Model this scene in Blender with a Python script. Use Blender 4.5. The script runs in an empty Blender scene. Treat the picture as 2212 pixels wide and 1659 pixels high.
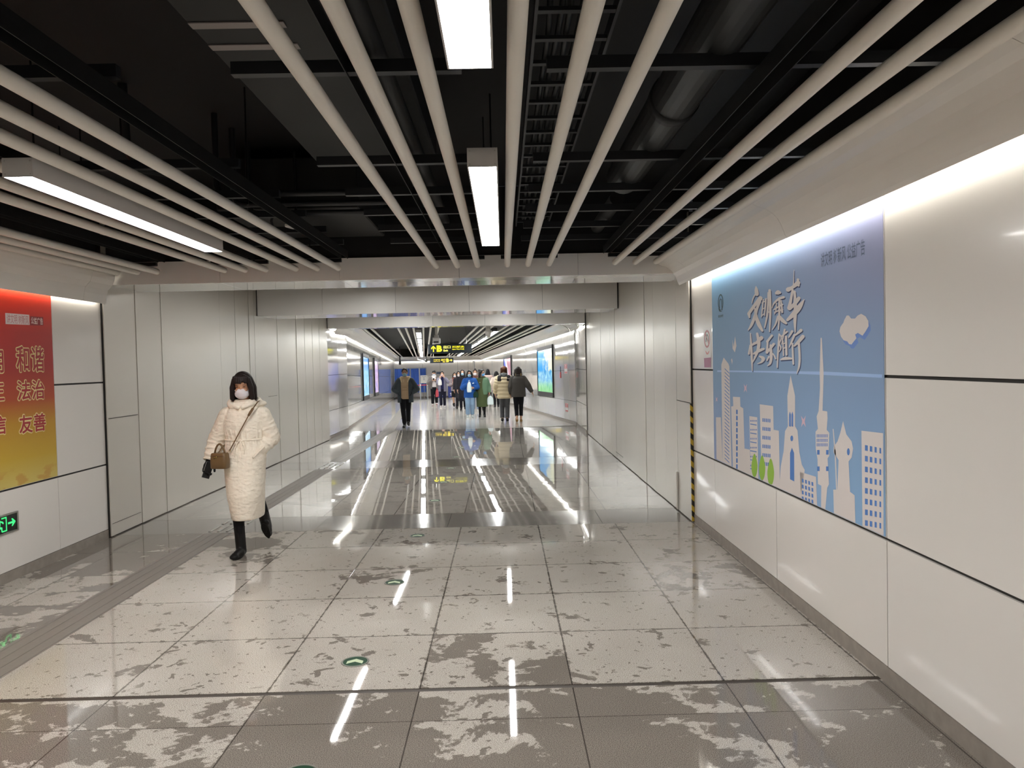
import bpy, math, random
from mathutils import Vector, Matrix, Euler
from mathutils.geometry import tessellate_polygon

# ------------------------------------------------------------------ camera, world, exposure
sc = bpy.context.scene
col = sc.collection
IMG_W, IMG_H, FPX = 2212, 1659, 1660.0
CAM_H = 1.7
YAW, PITCH, ROLL = 0.010874, 0.028365, -0.0220

def cam_axes():
    cy, sy = math.cos(YAW), math.sin(YAW)
    cp, sp = math.cos(PITCH), math.sin(PITCH)
    f = Vector((sy*cp, cy*cp, -sp)); r0 = Vector((cy, -sy, 0)); u0 = r0.cross(f)
    cr, sr = math.cos(ROLL), math.sin(ROLL)
    return r0*cr + u0*sr, -r0*sr + u0*cr, f

CR, CU, CF = cam_axes()
cam = bpy.data.cameras.new('camera')
cam.sensor_width = 36.0
cam.lens = FPX/IMG_W*36.0
cam.clip_start, cam.clip_end = 0.05, 200
cam_o = bpy.data.objects.new('camera', cam)
cam_o.matrix_world = Matrix(((CR.x, CU.x, -CF.x, 0), (CR.y, CU.y, -CF.y, 0), (CR.z, CU.z, -CF.z, CAM_H), (0, 0, 0, 1)))
col.objects.link(cam_o)
sc.camera = cam_o

world = bpy.data.worlds.new('world'); sc.world = world
world.use_nodes = True
world.node_tree.nodes['Background'].inputs[0].default_value = (0.02, 0.02, 0.022, 1)
world.node_tree.nodes['Background'].inputs[1].default_value = 0.3

sc.view_settings.view_transform = 'Standard'
sc.view_settings.look = 'None'
sc.view_settings.gamma = 1.0
sc.view_settings.use_curve_mapping = False
sc.view_settings.exposure = EXPOSURE = 1.4
LAMP_POWER = 18.0      # ceiling lamp diffusers
COVE_POWER = 9.0       # wall-top light lines
FAR_LAMP_POWER = 20.0  # lamps of the gate bays and the far passage
BAY_LAMP_POWER = 36.0
FAR_COVE_POWER = 18.0
sc.cycles.max_bounces = 8
sc.cycles.diffuse_bounces = 6
sc.cycles.glossy_bounces = 4
sc.cycles.transmission_bounces = 2
sc.cycles.caustics_reflective = False
sc.cycles.caustics_refractive = False
sc.cycles.sample_clamp_indirect = 6.0

# far passage: turned a little to one side and sloping gently down
C_YAW, C_PIT = math.radians(5.85), math.radians(1.0)
_ax = Vector((-math.sin(C_YAW)*math.cos(C_PIT), math.cos(C_YAW)*math.cos(C_PIT), -math.sin(C_PIT)))
_rx = Vector((math.cos(C_YAW), math.sin(C_YAW), 0)); _uz = _rx.cross(_ax)
C_O = Vector((-1.1, 19.9, 0))
MC = Matrix(((_rx.x, _ax.x, _uz.x, C_O.x), (_rx.y, _ax.y, _uz.y, C_O.y), (_rx.z, _ax.z, _uz.z, C_O.z), (0, 0, 0, 1)))
MCI = MC.inverted()
I4 = Matrix.Identity(4)

def pix(px, py):
    return CF + CR*((px-IMG_W/2)/FPX) - CU*((py-IMG_H/2)/FPX)
def on_x(px, py, x):
    d = pix(px, py); p = Vector((0, 0, CAM_H)) + d*(x/d.x); return p
def on_z(px, py, z):
    d = pix(px, py); p = Vector((0, 0, CAM_H)) + d*((z-CAM_H)/d.z); return p

# ------------------------------------------------------------------ mesh helpers
class MB:
    def __init__(s): s.v = []; s.f = []; s.m = []
    def add(s, vs, fs, mi=0):
        n = len(s.v); s.v += [tuple(v) for v in vs]
        for f in fs: s.f.append(tuple(i+n for i in f)); s.m.append(mi)
        return s
    def box(s, x0, x1, y0, y1, z0, z1, mi=0):
        v = [(x, y, z) for z in (z0, z1) for y in (y0, y1) for x in (x0, x1)]
        return s.add(v, [(0,2,3,1),(4,5,7,6),(0,1,5,4),(2,6,7,3),(0,4,6,2),(1,3,7,5)], mi)
    def bbox(s, x0, x1, y0, y1, z0, z1, b, mi=0):
        """box with chamfered edges"""
        vs = []; idx = {}
        xs = (x0, x1); ys = (y0, y1); zs = (z0, z1)
        for i in (0, 1):
            for j in (0, 1):
                for k in (0, 1):
                    sx, sy, sz = (1, -1)[i], (1, -1)[j], (1, -1)[k]
                    idx[i,j,k,0] = len(vs); vs.append((xs[i], ys[j]+sy*b, zs[k]+sz*b))
                    idx[i,j,k,1] = len(vs); vs.append((xs[i]+sx*b, ys[j], zs[k]+sz*b))
                    idx[i,j,k,2] = len(vs); vs.append((xs[i]+sx*b, ys[j]+sy*b, zs[k]))
        fs = []
        for i in (0, 1):
            fs.append([idx[i,0,0,0], idx[i,1,0,0], idx[i,1,1,0], idx[i,0,1,0]])
            fs.append([idx[0,i,0,1], idx[1,i,0,1], idx[1,i,1,1], idx[0,i,1,1]])
            fs.append([idx[0,0,i,2], idx[1,0,i,2], idx[1,1,i,2], idx[0,1,i,2]])
        for a in (0, 1):
            for c in (0, 1):
                fs.append([idx[a,c,0,0], idx[a,c,0,1], idx[a,c,1,1], idx[a,c,1,0]])
                fs.append([idx[a,0,c,0], idx[a,0,c,2], idx[a,1,c,2], idx[a,1,c,0]])
                fs.append([idx[0,a,c,1], idx[0,a,c,2], idx[1,a,c,2], idx[1,a,c,1]])
        for k in idx:
            if k[3] == 0: fs.append([idx[k[:3]+(0,)], idx[k[:3]+(1,)], idx[k[:3]+(2,)]])
        cx = Vector(((x0+x1)/2, (y0+y1)/2, (z0+z1)/2)); out = []
        for f in fs:
            p = [Vector(vs[i]) for i in f]; n = (p[1]-p[0]).cross(p[2]-p[0])
            c = sum(p, Vector())/len(p)
            out.append(tuple(f) if n.dot(c-cx) > 0 else tuple(reversed(f)))
        return s.add(vs, out, mi)
    def tube(s, p, q, ra, rb=None, n=12, caps=True, mi=0):
        rb = ra if rb is None else rb
        p, q = Vector(p), Vector(q); d = (q-p).normalized()
        a = d.orthogonal().normalized(); b = d.cross(a)
        vs = []
        for c, r in ((p, ra), (q, rb)):
            for i in range(n):
                t = 2*math.pi*i/n; vs.append(c + a*(r*math.cos(t)) + b*(r*math.sin(t)))
        fs = [(i, (i+1) % n, n+(i+1) % n, n+i) for i in range(n)]
        if caps: fs += [tuple(reversed(range(n))), tuple(range(n, 2*n))]
        return s.add(vs, fs, mi)
    def path(s, pts, r, n=8, mi=0):
        pts = [Vector(p) for p in pts]; rs = r if isinstance(r, (list, tuple)) else [r]*len(pts)
        vs = []; a = None
        for i, p in enumerate(pts):
            d = (pts[min(i+1, len(pts)-1)] - pts[max(i-1, 0)]).normalized()
            a = d.orthogonal() if a is None else a - d*a.dot(d)
            a = a.normalized(); b = d.cross(a)
            vs += [p + a*(rs[i]*math.cos(2*math.pi*k/n)) + b*(rs[i]*math.sin(2*math.pi*k/n)) for k in range(n)]
        fs = []
        for i in range(len(pts)-1):
            for k in range(n): fs.append((i*n+k, i*n+(k+1) % n, (i+1)*n+(k+1) % n, (i+1)*n+k))
        fs += [tuple(reversed(range(n))), tuple(range((len(pts)-1)*n, len(pts)*n))]
        return s.add(vs, fs, mi)
    def sphere(s, c, r, nu=12, nv=8, R=None, mi=0):
        r = (r, r, r) if not hasattr(r, '__len__') else r
        c = Vector(c); vs = []
        def P(v): v = Vector(v); return c + (R @ v if R is not None else v)
        vs.append(P((0, 0, -r[2])))
        for j in range(1, nv):
            t = -math.pi/2 + math.pi*j/nv
            for i in range(nu):
                a = 2*math.pi*i/nu
                vs.append(P((r[0]*math.cos(t)*math.cos(a), r[1]*math.cos(t)*math.sin(a), r[2]*math.sin(t))))
        vs.append(P((0, 0, r[2])))
        fs = [(0, 1+(i+1) % nu, 1+i) for i in range(nu)]
        for j in range(nv-2):
            for i in range(nu):
                fs.append((1+j*nu+i, 1+j*nu+(i+1) % nu, 1+(j+1)*nu+(i+1) % nu, 1+(j+1)*nu+i))
        L = 1+(nv-2)*nu
        fs += [(L+i, L+(i+1) % nu, len(vs)-1) for i in range(nu)]
        return s.add(vs, fs, mi)
    def limb(s, p, q, ra, rb, n=12):
        """tapered capsule"""
        s.tube(p, q, ra, rb, n); s.sphere(p, ra, n, 8); s.sphere(q, rb, n, 8); return s
    def loft(s, rings, n=24, pw=2.0, mi=0):
        """rings: (cx, cy, cz, rx, ry) closed stack of super-ellipses"""
        vs = []
        for (cx, cy, cz, rx, ry) in rings:
            for i in range(n):
                t = 2*math.pi*i/n; c, d = math.cos(t), math.sin(t)
                vs.append((cx + rx*math.copysign(abs(c)**(2/pw), c), cy + ry*math.copysign(abs(d)**(2/pw), d), cz))
        fs = []
        for j in range(len(rings)-1):
            for i in range(n): fs.append((j*n+i, j*n+(i+1) % n, (j+1)*n+(i+1) % n, (j+1)*n+i))
        fs += [tuple(reversed(range(n))), tuple(range((len(rings)-1)*n, len(rings)*n))]
        return s.add(vs, fs, mi)
    def lathe(s, prof, c=(0, 0, 0), n=24, mi=0, caps=True):
        """prof: (r, z) around the z axis"""
        vs = []; c = Vector(c)
        for (r, z) in prof:
            vs += [c + Vector((r*math.cos(2*math.pi*i/n), r*math.sin(2*math.pi*i/n), z)) for i in range(n)]
        fs = []
        for j in range(len(prof)-1):
            for i in range(n): fs.append((j*n+i, j*n+(i+1) % n, (j+1)*n+(i+1) % n, (j+1)*n+i))
        if caps: fs += [tuple(reversed(range(n))), tuple(range((len(prof)-1)*n, len(prof)*n))]
        return s.add(vs, fs, mi)
    def flat(s, pts, mi=0):
        """flat polygon of any outline"""
        pts = [Vector(p) for p in pts]
        return s.add(pts, [tuple(t) for t in tessellate_polygon([pts])], mi)
    def extrude(s, prof, y0, y1, mi=0):
        """prof: (x, z) outline swept along y"""
        n = len(prof)
        vs = [(x, y0, z) for x, z in prof] + [(x, y1, z) for x, z in prof]
        fs = [(i, (i+1) % n, n+(i+1) % n, n+i) for i in range(n)]
        t = tessellate_polygon([[Vector((x, 0, z)) for x, z in prof]])
        fs += [tuple(a) for a in t] + [tuple(b+n for b in reversed(a)) for a in t]
        return s.add(vs, fs, mi)
    def moved(s, M):
        s.v = [tuple(M @ Vector(v)) for v in s.v]; return s
    def join(s, o):
        return s.add(o.v, o.f)

def link(name, me, parent=None, M=None):
    o = bpy.data.objects.new(name, me); col.objects.link(o)
    if parent is not None: o.parent = parent
    if M is not None: o.matrix_local = M
    return o

def build(name, mb, mats, parent=None, M=None, smooth=False, angle=None):
    me = bpy.data.meshes.new(name)
    me.from_pydata(mb.v, [], mb.f)
    mats = mats if isinstance(mats, (list, tuple)) else [mats]
    for m in mats: me.materials.append(m)
    if len(mats) > 1: me.polygons.foreach_set('material_index', mb.m)
    import bmesh as _b
    b = _b.new(); b.from_mesh(me); _b.ops.recalc_face_normals(b, faces=b.faces); b.to_mesh(me); b.free()
    if smooth: me.polygons.foreach_set('use_smooth', [True]*len(me.polygons))
    if angle: me.set_sharp_from_angle(angle=math.radians(angle))
    me.update()
    return link(name, me, parent, M)

def tag(o, label=None, cat=None, group=None, kind=None):
    if label: o['label'] = label
    if cat: o['category'] = cat
    if group: o['group'] = group
    if kind: o['kind'] = kind
    return o

def thing(name, label, cat, M=None, loc=None, group=None):
    o = bpy.data.objects.new(name, None); col.objects.link(o)
    o.empty_display_size = 0.1
    o.matrix_local = M if M is not None else Matrix.Translation(loc or (0, 0, 0))
    return tag(o, label, cat, group)

def struct(name, mb, mats, M=None, smooth=False, angle=None):
    return tag(build(name, mb, mats, None, M, smooth, angle), kind='structure')

def copy_tree(root, M, label=None, group=None):
    """a thing with copies of its parts and sub-parts"""
    def cp(o, parent):
        c = o.copy(); col.objects.link(c)
        if parent is not None: c.parent = parent
        for ch in o.children: cp(ch, c)
        return c
    r = cp(root, None); r.matrix_local = M
    if label: r['label'] = label
    if group: r['group'] = group
    return r

T = Matrix.Translation
def RZ(a): return Matrix.Rotation(a, 4, 'Z')

def ordw(n): return ['first', 'second', 'third', 'fourth', 'fifth', 'sixth', 'seventh', 'eighth', 'ninth', 'tenth', 'eleventh', 'twelfth',
                     'thirteenth', 'fourteenth', 'fifteenth', 'sixteenth', 'seventeenth', 'eighteenth', 'nineteenth', 'twentieth'][n]

# lettering
_font = {}
def glyphs(text, bold=0.0, spacing=1.0):
    k = (text, bold, spacing)
    if k not in _font:
        c = bpy.data.curves.new('lettering', 'FONT'); c.body = text; c.offset = bold; c.space_character = spacing
        c.resolution_u = 3
        o = bpy.data.objects.new('lettering', c); col.objects.link(o)
        dg = bpy.context.evaluated_depsgraph_get()
        me = bpy.data.meshes.new_from_object(o.evaluated_get(dg))
        v = [tuple(x.co) for x in me.vertices]; f = [tuple(p.vertices) for p in me.polygons]
        bpy.data.objects.remove(o); bpy.data.curves.remove(c); bpy.data.meshes.remove(me)
        _font[k] = (v, f)
    return _font[k]

def letters(mb, text, origin, ux, uy, w, h, bold=0.0, spacing=1.0, mi=0, spread=0.0):
    """text filling a w x h box whose lower-left corner is origin, along ux and uy"""
    v, f = glyphs(text, bold, spacing)
    x0, x1 = min(p[0] for p in v), max(p[0] for p in v); y0, y1 = min(p[1] for p in v), max(p[1] for p in v)
    o, ux, uy = Vector(origin), Vector(ux), Vector(uy)
    P = [o + ux*((p[0]-x0)/(x1-x0)*w) + uy*((p[1]-y0)/(y1-y0)*h) for p in v]; nrm = ux.cross(uy)
    offs = [Vector((0, 0, 0))] + ([(ux*math.cos(a)+uy*math.sin(a))*spread for a in [2*math.pi*k/10 for k in range(10)]] if spread else [])
    for k, s in enumerate(offs):
      for i, q in enumerate(f): mb.add([P[j] + s + nrm*(6e-6*(i % 25)+1.6e-4*k) for j in q], [tuple(range(len(q)))], mi)   # overlapping strokes never share a plane
    return mb

# ------------------------------------------------------------------ materials
def lin(c):
    if isinstance(c, str):
        c = c.lstrip('#'); c = [int(c[i:i+2], 16)/255 for i in (0, 2, 4)]
    return tuple((x/12.92 if x <= 0.04045 else ((x+0.055)/1.055)**2.4) for x in c) + (1,)

class NT:
    def __init__(s, name):
        s.mat = bpy.data.materials.new(name); s.mat.use_nodes = True
        s.t = s.mat.node_tree; s.b = s.t.nodes['Principled BSDF']
    def n(s, typ, **kw):
        x = s.t.nodes.new(typ)
        for k, v in kw.items():
            if k in x.inputs.keys() if hasattr(x.inputs, 'keys') else False: x.inputs[k].default_value = v
            else: setattr(x, k, v)
        return x
    def l(s, a, b): s.t.links.new(a, b)
    def math(s, op, a, b=None, c=None, clamp=False):
        x = s.t.nodes.new('ShaderNodeMath'); x.operation = op; x.use_clamp = clamp
        for i, v in enumerate((a, b, c)):
            if v is None: continue
            if isinstance(v, (int, float)): x.inputs[i].default_value = v
            else: s.l(v, x.inputs[i])
        return x.outputs[0]
    def mix(s, fac, a, b, typ='RGBA'):
        x = s.t.nodes.new('ShaderNodeMix'); x.data_type = 'RGBA'
        for sock, v in ((x.inputs['Factor'], fac), (x.inputs[6], a), (x.inputs[7], b)):
            if hasattr(v, 'is_linked') or hasattr(v, 'links'): s.l(v, sock)
            else: sock.default_value = v
        return x.outputs[2]
    def ramp(s, fac, stops):
        x = s.t.nodes.new('ShaderNodeValToRGB'); r = x.color_ramp
        while len(r.elements) < len(stops): r.elements.new(0.5)
        for e, (p, c) in zip(r.elements, stops): e.position = p; e.color = c if not isinstance(c, str) else lin(c)
        s.l(fac, x.inputs[0]); return x.outputs[0]
    def step(s, v, a, b):
        x = s.t.nodes.new('ShaderNodeMapRange'); x.interpolation_type = 'SMOOTHSTEP'
        s.l(v, x.inputs[0]); x.inputs[1].default_value = a; x.inputs[2].default_value = b
        return x.outputs[0]
    def noise(s, vec, scale, detail=2.0, rough=0.5, dist=0.0):
        x = s.t.nodes.new('ShaderNodeTexNoise'); x.inputs['Scale'].default_value = scale
        x.inputs['Detail'].default_value = detail; x.inputs['Roughness'].default_value = rough; x.inputs['Distortion'].default_value = dist
        if vec is not None: s.l(vec, x.inputs['Vector'])
        return x
    def bump(s, h, strength, dist=0.01):
        x = s.t.nodes.new('ShaderNodeBump'); x.inputs['Strength'].default_value = strength; x.inputs['Distance'].default_value = dist
        s.l(h, x.inputs['Height']); s.l(x.outputs[0], s.b.inputs['Normal']); return x
    def objco(s):
        return s.t.nodes.new('ShaderNodeTexCoord').outputs['Object']
    def scaled(s, vec, sx, sy, sz):
        x = s.t.nodes.new('ShaderNodeMapping'); x.inputs['Scale'].default_value = (sx, sy, sz); s.l(vec, x.inputs[0]); return x.outputs[0]

def mat(name, c, rough=0.6, metal=0.0, spec=0.5, coat=0.0, emit=None, power=0.0, grain=None, bumpy=None):
    """plain procedural material; grain=(scale, amount) mottles the colour, bumpy=(scale, strength) roughens the surface"""
    t = NT(name); b = t.b
    c = lin(c) if isinstance(c, str) else tuple(c)+((1,) if len(c) == 3 else ())
    b.inputs['Base Color'].default_value = c
    b.inputs['Roughness'].default_value = rough; b.inputs['Metallic'].default_value = metal
    b.inputs['Specular IOR Level'].default_value = spec; b.inputs['Coat Weight'].default_value = coat
    if emit is not None:
        b.inputs['Emission Color'].default_value = lin(emit) if isinstance(emit, str) else tuple(emit)+(1,)
        b.inputs['Emission Strength'].default_value = power
    if grain:
        nz = t.noise(t.objco(), grain[0], 3.0)
        d = grain[1]
        t.l(t.mix(nz.outputs[0], tuple(x*(1-d) for x in c[:3])+(1,), tuple(min(1, x*(1+d)) for x in c[:3])+(1,)), b.inputs['Base Color'])
    if bumpy:
        nz = t.noise(t.objco(), bumpy[0], 3.0); t.bump(nz.outputs[0], bumpy[1], bumpy[2] if len(bumpy) > 2 else 0.01)
    return t.mat

def panel_mat(name, c, rough, wave, wscale, coat=0.0, spec=0.5, stretch=(1, 1, 1), metal=0.0):
    t = NT(name); b = t.b
    b.inputs['Base Color'].default_value = lin(c); b.inputs['Roughness'].default_value = rough
    b.inputs['Metallic'].default_value = metal
    b.inputs['Coat Weight'].default_value = coat; b.inputs['Coat Roughness'].default_value = 0.05
    b.inputs['Specular IOR Level'].default_value = spec
    nz = t.noise(t.scaled(t.objco(), *stretch), wscale, 2.0)
    t.bump(nz.outputs[0], 1.0, wave)
    return t.mat

def granite(name, ca, cb, wet=True, tile=0.8, rough=0.03, ripple=0.00025, damp=0.95):
    t = NT(name); b = t.b; co = t.objco()
    sep = t.t.nodes.new('ShaderNodeSeparateXYZ'); t.l(co, sep.inputs[0]); X, Y = sep.outputs[0], sep.outputs[1]
    geo = t.t.nodes.new('ShaderNodeNewGeometry'); gs = t.t.nodes.new('ShaderNodeSeparateXYZ'); t.l(geo.outputs['Position'], gs.inputs[0])
    gx, gy = gs.outputs[0], gs.outputs[1]
    speck = t.noise(co, 260, 1.5, 0.6)
    base = t.mix(t.step(speck.outputs[0], 0.36, 0.62), lin(ca), lin(cb))
    cloud = t.noise(co, 1.3, 3.0)
    base = t.mix(t.math('MULTIPLY', t.step(cloud.outputs[0], 0.35, 0.75), 0.22), base, lin(ca))
    fx = t.math('DIVIDE', X, tile); fy = t.math('DIVIDE', Y, tile)
    cell = t.t.nodes.new('ShaderNodeCombineXYZ'); t.l(t.math('FLOOR', fx), cell.inputs[0]); t.l(t.math('FLOOR', fy), cell.inputs[1])
    wn = t.t.nodes.new('ShaderNodeTexWhiteNoise'); wn.noise_dimensions = '2D'; t.l(cell.outputs[0], wn.inputs['Vector'])
    # joints
    dx = t.math('ABSOLUTE', t.math('SUBTRACT', fx, t.math('ROUND', fx))); dy = t.math('ABSOLUTE', t.math('SUBTRACT', fy, t.math('ROUND', fy)))
    d = t.math('MINIMUM', dx, dy)
    wob = t.noise(co, 22, 2.0)
    joint = t.math('SUBTRACT', 1.0, t.step(d, 0.003, 0.0055))
    colr = base
    rsock = None
    if wet:
        # damp patches: broad near the camera and along the edge, drops elsewhere
        big = t.noise(co, 1.5, 6.0, 0.68, 0.4); mid = t.noise(co, 6.0, 4.0, 0.62, 0.5); blob_n = t.noise(co, 8.5, 3.0, 0.6, 0.4); small = t.noise(co, 24, 2.5, 0.55, 0.2); clus = t.noise(co, 2.1, 2.0)
        near = t.math('SUBTRACT', 1.0, t.step(gy, 3.85, 4.05))
        side = t.math('SUBTRACT', 1.0, t.step(gx, -3.2, -2.7))
        row = t.step(gy, 7.05, 7.35)
        tr = t.math('MULTIPLY', t.math('SUBTRACT', t.math('POWER', wn.outputs[0], 2.5), 0.3), 0.13)
        bias = t.math('ADD', t.math('MULTIPLY', near, 0.16), t.math('ADD', t.math('MULTIPLY', side, 0.11), t.math('MULTIPLY', row, 0.05)))
        bias = t.math('ADD', bias, tr)
        m1 = t.step(t.math('ADD', t.math('ADD', t.math('MULTIPLY', big.outputs[0], 0.7), t.math('MULTIPLY', mid.outputs[0], 0.3)), bias), 0.575, 0.60)
        edge = t.math('MULTIPLY', t.math('SUBTRACT', 1.0, t.step(d, 0.0, 0.07)), 0.045)
        cl = t.step(clus.outputs[0], 0.46, 0.56)
        m2 = t.math('MULTIPLY', t.step(t.math('ADD', blob_n.outputs[0], edge), 0.625, 0.645), cl)
        m3 = t.math('MULTIPLY', t.step(small.outputs[0], 0.64, 0.66), t.step(mid.outputs[0], 0.46, 0.52))
        je = t.math('MULTIPLY', t.math('SUBTRACT', 1.0, t.step(d, 0.006, 0.014)), t.step(wob.outputs[0], 0.40, 0.58))
        m = t.math('MAXIMUM', t.math('MAXIMUM', m1, m2), t.math('MAXIMUM', m3, je))
        dark = t.t.nodes.new('ShaderNodeMix'); dark.data_type = 'RGBA'; dark.blend_type = 'MULTIPLY'; dark.inputs[0].default_value = 1.0
        t.l(base, dark.inputs[6]); dark.inputs[7].default_value = (0.42, 0.40, 0.385, 1)
        colr = t.mix(t.math('MULTIPLY', m, damp), base, dark.outputs[2])
        rsock = m
    colr = t.mix(t.math('MULTIPLY', joint, 0.85), colr, lin('#3a3531'))
    t.l(colr, b.inputs['Base Color'])
    b.inputs['Roughness'].default_value = rough
    b.inputs['Specular IOR Level'].default_value = 0.5
    # slabs tilt a hair differently and are polished to a faint ripple
    h1 = t.noise(t.scaled(co, 1.0, 1.3, 1), 2.2, 0.0); h2 = t.noise(t.scaled(co, 0.6, 1.2, 1), 6, 0.0)
    ramp = t.math('ADD', t.math('MULTIPLY', t.math('MULTIPLY', t.math('SUBTRACT', wn.outputs['Value'], 0.5), fy), 0.6), t.math('ADD', h1.outputs[0], t.math('MULTIPLY', h2.outputs[0], 0.25)))
    t.bump(ramp, 1.0, ripple)
    return t.mat

M_ENAMEL = panel_mat('white_enamel_panel', '#dedad5', 0.2, 0.0012, 2.2, coat=0.2)
M_MIRROR = panel_mat('glossy_enamel_panel', '#dedcd9', 0.08, 0.0022, 3.0, coat=0.8)
M_SATIN = panel_mat('satin_metal_panel', '#cfcac1', 0.27, 0.0006, 1.2, coat=0.0, stretch=(3, 3, 0.3), metal=0.28)
M_BEAM = panel_mat('beam_enamel_panel', '#f4f1ec', 0.34, 0.0003, 1.0)
M_SOFFIT = panel_mat('soffit_panel', '#dcd8d3', 0.10, 0.0006, 1.6, coat=0.5)
M_COVE = panel_mat('cove_enamel', '#ebe7e0', 0.28, 0.0006, 1.2, coat=0.2)
M_GAP = mat('joint_shadow_gap', '#2a2826', 0.8)
M_STEEL = mat('brushed_steel', '#b9b7b2', 0.28, 1.0, bumpy=(60, 0.05))
M_TUBE = mat('tube_enamel', '#f0ebe1', 0.42, bumpy=(90, 0.03))
M_LAMPBODY = mat('lamp_housing', '#c9c6c4', 0.4)
M_LAMP = mat('lamp_diffuser', '#ffffff', 0.5, emit=(1.0, 0.98, 0.945), power=LAMP_POWER)
M_LAMP2 = mat('far_lamp_diffuser', '#ffffff', 0.5, emit=(0.98, 1.0, 0.985), power=FAR_LAMP_POWER)
M_COVELED2 = mat('far_cove_light', '#ffffff', 0.5, emit=(1.0, 1.0, 0.95), power=FAR_COVE_POWER)
M_COVELED = mat('cove_light', '#ffffff', 0.5, emit=(1.0, 0.97, 0.88), power=COVE_POWER)
M_VOID = mat('black_paint', '#0f0f11', 0.7, grain=(3, 0.3))
M_DUCT = mat('dark_duct', '#1b1d1e', 0.6, grain=(2, 0.25))
M_BAR = mat('dark_carrier', '#1f2125', 0.45)
M_RAIL = mat('black_channel', '#111213', 0.45)
M_BLACK = mat('black_plastic', '#101113', 0.4)
M_WHITE = mat('white_plastic', '#dcdad6', 0.4)
M_GRANITE = granite('granite_floor', '#837c74', '#cfc9c1')
M_GRANITE2 = granite('granite_floor_far', '#908b84', '#c0bbb4', wet=False, rough=0.02, ripple=0.0005)
M_GRANITE1 = granite('granite_floor_between_bands', '#7c766e', '#bdb7af', rough=0.014, ripple=0.0005, damp=0.3)
M_GRANITE3 = granite('granite_floor_slope', '#aaa59e', '#d2cdc6', wet=False, rough=0.13, ripple=0.0008)
M_VOID2 = mat('deep_black_paint', '#070909', 0.8)
M_BAND = panel_mat('grey_stone_band', '#7d7872', 0.10, 0.0014, 2.0, coat=0.2)
M_SKIRT = mat('grey_stone_skirting', '#8d857d', 0.45, grain=(14, 0.3))
M_TACT = mat('tactile_strip', '#7b756f', 0.4, grain=(30, 0.12))
# ------------------------------------------------------------------ the setting
XL, XR = -4.06, 1.945
BL, BR = -4.03, 1.918          # faces of the folding-gate panels
Y0, Y1 = -5.0, 7.9
B2, B3, CY = 12.7, 17.75, 19.9

def rect_floor(name, x0, x1, y0, y1, m, oy=None, M=I4):
    """floor slab whose tile grid starts at the wall and at oy"""
    oy = y0 if oy is None else oy
    mb = MB().box(x0-1.925, x1-1.925, y0-oy, y1-oy, -0.12, 0)
    return struct(name, mb, m, M @ T((1.925, oy, 0)))

rect_floor('floor', XL-0.2, XR+0.2, Y0-0.2, 3.62, M_GRANITE, 3.62)
rect_floor('floor', XL-0.2, XR+0.2, 3.622, 3.952, M_GRANITE, 3.962)
rect_floor('floor', XL-0.2, XR+0.2, 3.995, 7.94, M_GRANITE, 3.985)
rect_floor('floor', XL-0.2, XR+0.2, 8.69, 12.69, M_GRANITE1, 8.69)
rect_floor('floor', XL-0.2, XR+0.2, 13.62, CY, M_GRANITE2, 13.62)
for ya, yb in ((7.94, 8.69), (12.69, 13.62)):
    mb = MB(); xs = [XL-0.2, -2.0, -0.62, 1.0, XR+0.2]
    for a, b in zip(xs, xs[1:]): mb.box(a+0.002, b-0.002, ya+0.003, yb-0.003, -0.12, 0)
    mb.box(XL-0.2, XR+0.2, ya, yb, -0.12, -0.004, 1)
    struct('floor', mb, [M_BAND, M_GAP])
struct('floor', MB().box(-4.6, 4.8, -0.05, 32.4, -0.12, 0), M_GRANITE3, MC)
struct('trim_1', MB().box(XL-0.2, XR+0.2, 3.952, 3.995, -0.1, -0.003), mat('dark_joint_strip', '#3b332d', 0.5))

def panel_wall(name, face, back, ys, rows, m, M=I4, gap=0.010, skip=(), tilt=0.0, seed=1):
    """cladding panels between the joints ys and rows; face/back are x positions"""
    rnd = random.Random(seed); mb = MB(); s = 1 if back > face else -1
    lo, hi = min(face, back), max(face, back)
    for a, b in zip(ys, ys[1:]):
        for z0, z1 in rows:
            d0, d1 = s*rnd.uniform(0, tilt), s*rnd.uniform(0, tilt)
            v = [(face+d0, a+gap/2, z0), (face+d1, b-gap/2, z0), (back, b-gap/2, z0), (back, a+gap/2, z0),
                 (face+d0, a+gap/2, z1), (face+d1, b-gap/2, z1), (back, b-gap/2, z1), (back, a+gap/2, z1)]
            mb.add(v, [(0,3,2,1),(4,5,6,7),(0,1,5,4),(1,2,6,5),(2,3,7,6),(3,0,4,7)], 0)
    za, zb = rows[0][0], rows[-1][1]
    x2 = face + s*0.012
    mb.box(min(x2, back+s*0.05), max(x2, back+s*0.05), ys[0]+0.001, ys[-1]-0.001, za+0.001, zb-0.001, 1)
    return struct(name, mb, [m, M_GAP], M)

ROWS_A = [(0.092, 0.742), (0.758, 1.578), (1.594, 2.62)]
panel_wall('wall_right', XR, XR+0.1, [Y0, -2.54, -0.94, 0.67, 2.28, 3.89, 5.49, 7.1, 7.885], ROWS_A, M_ENAMEL, gap=0.008)
panel_wall('wall_left', XL, XL-0.1, [Y0, -2.64, -1.04, 0.57, 2.18, 3.79, 5.39, 6.99, 7.838], ROWS_A, M_ENAMEL, gap=0.008)
struct('baseboard_right', MB().box(XR-0.004, XR+0.1, Y0, 7.885, 0, 0.088), M_SKIRT)
struct('baseboard_left', MB().box(XL-0.1, XL+0.004, Y0, 7.83, 0, 0.088), M_SKIRT)
struct('wall_back', MB().box(XL-0.2, XR+0.2, Y0-0.2, Y0, 0, 3.5), M_ENAMEL)

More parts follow.
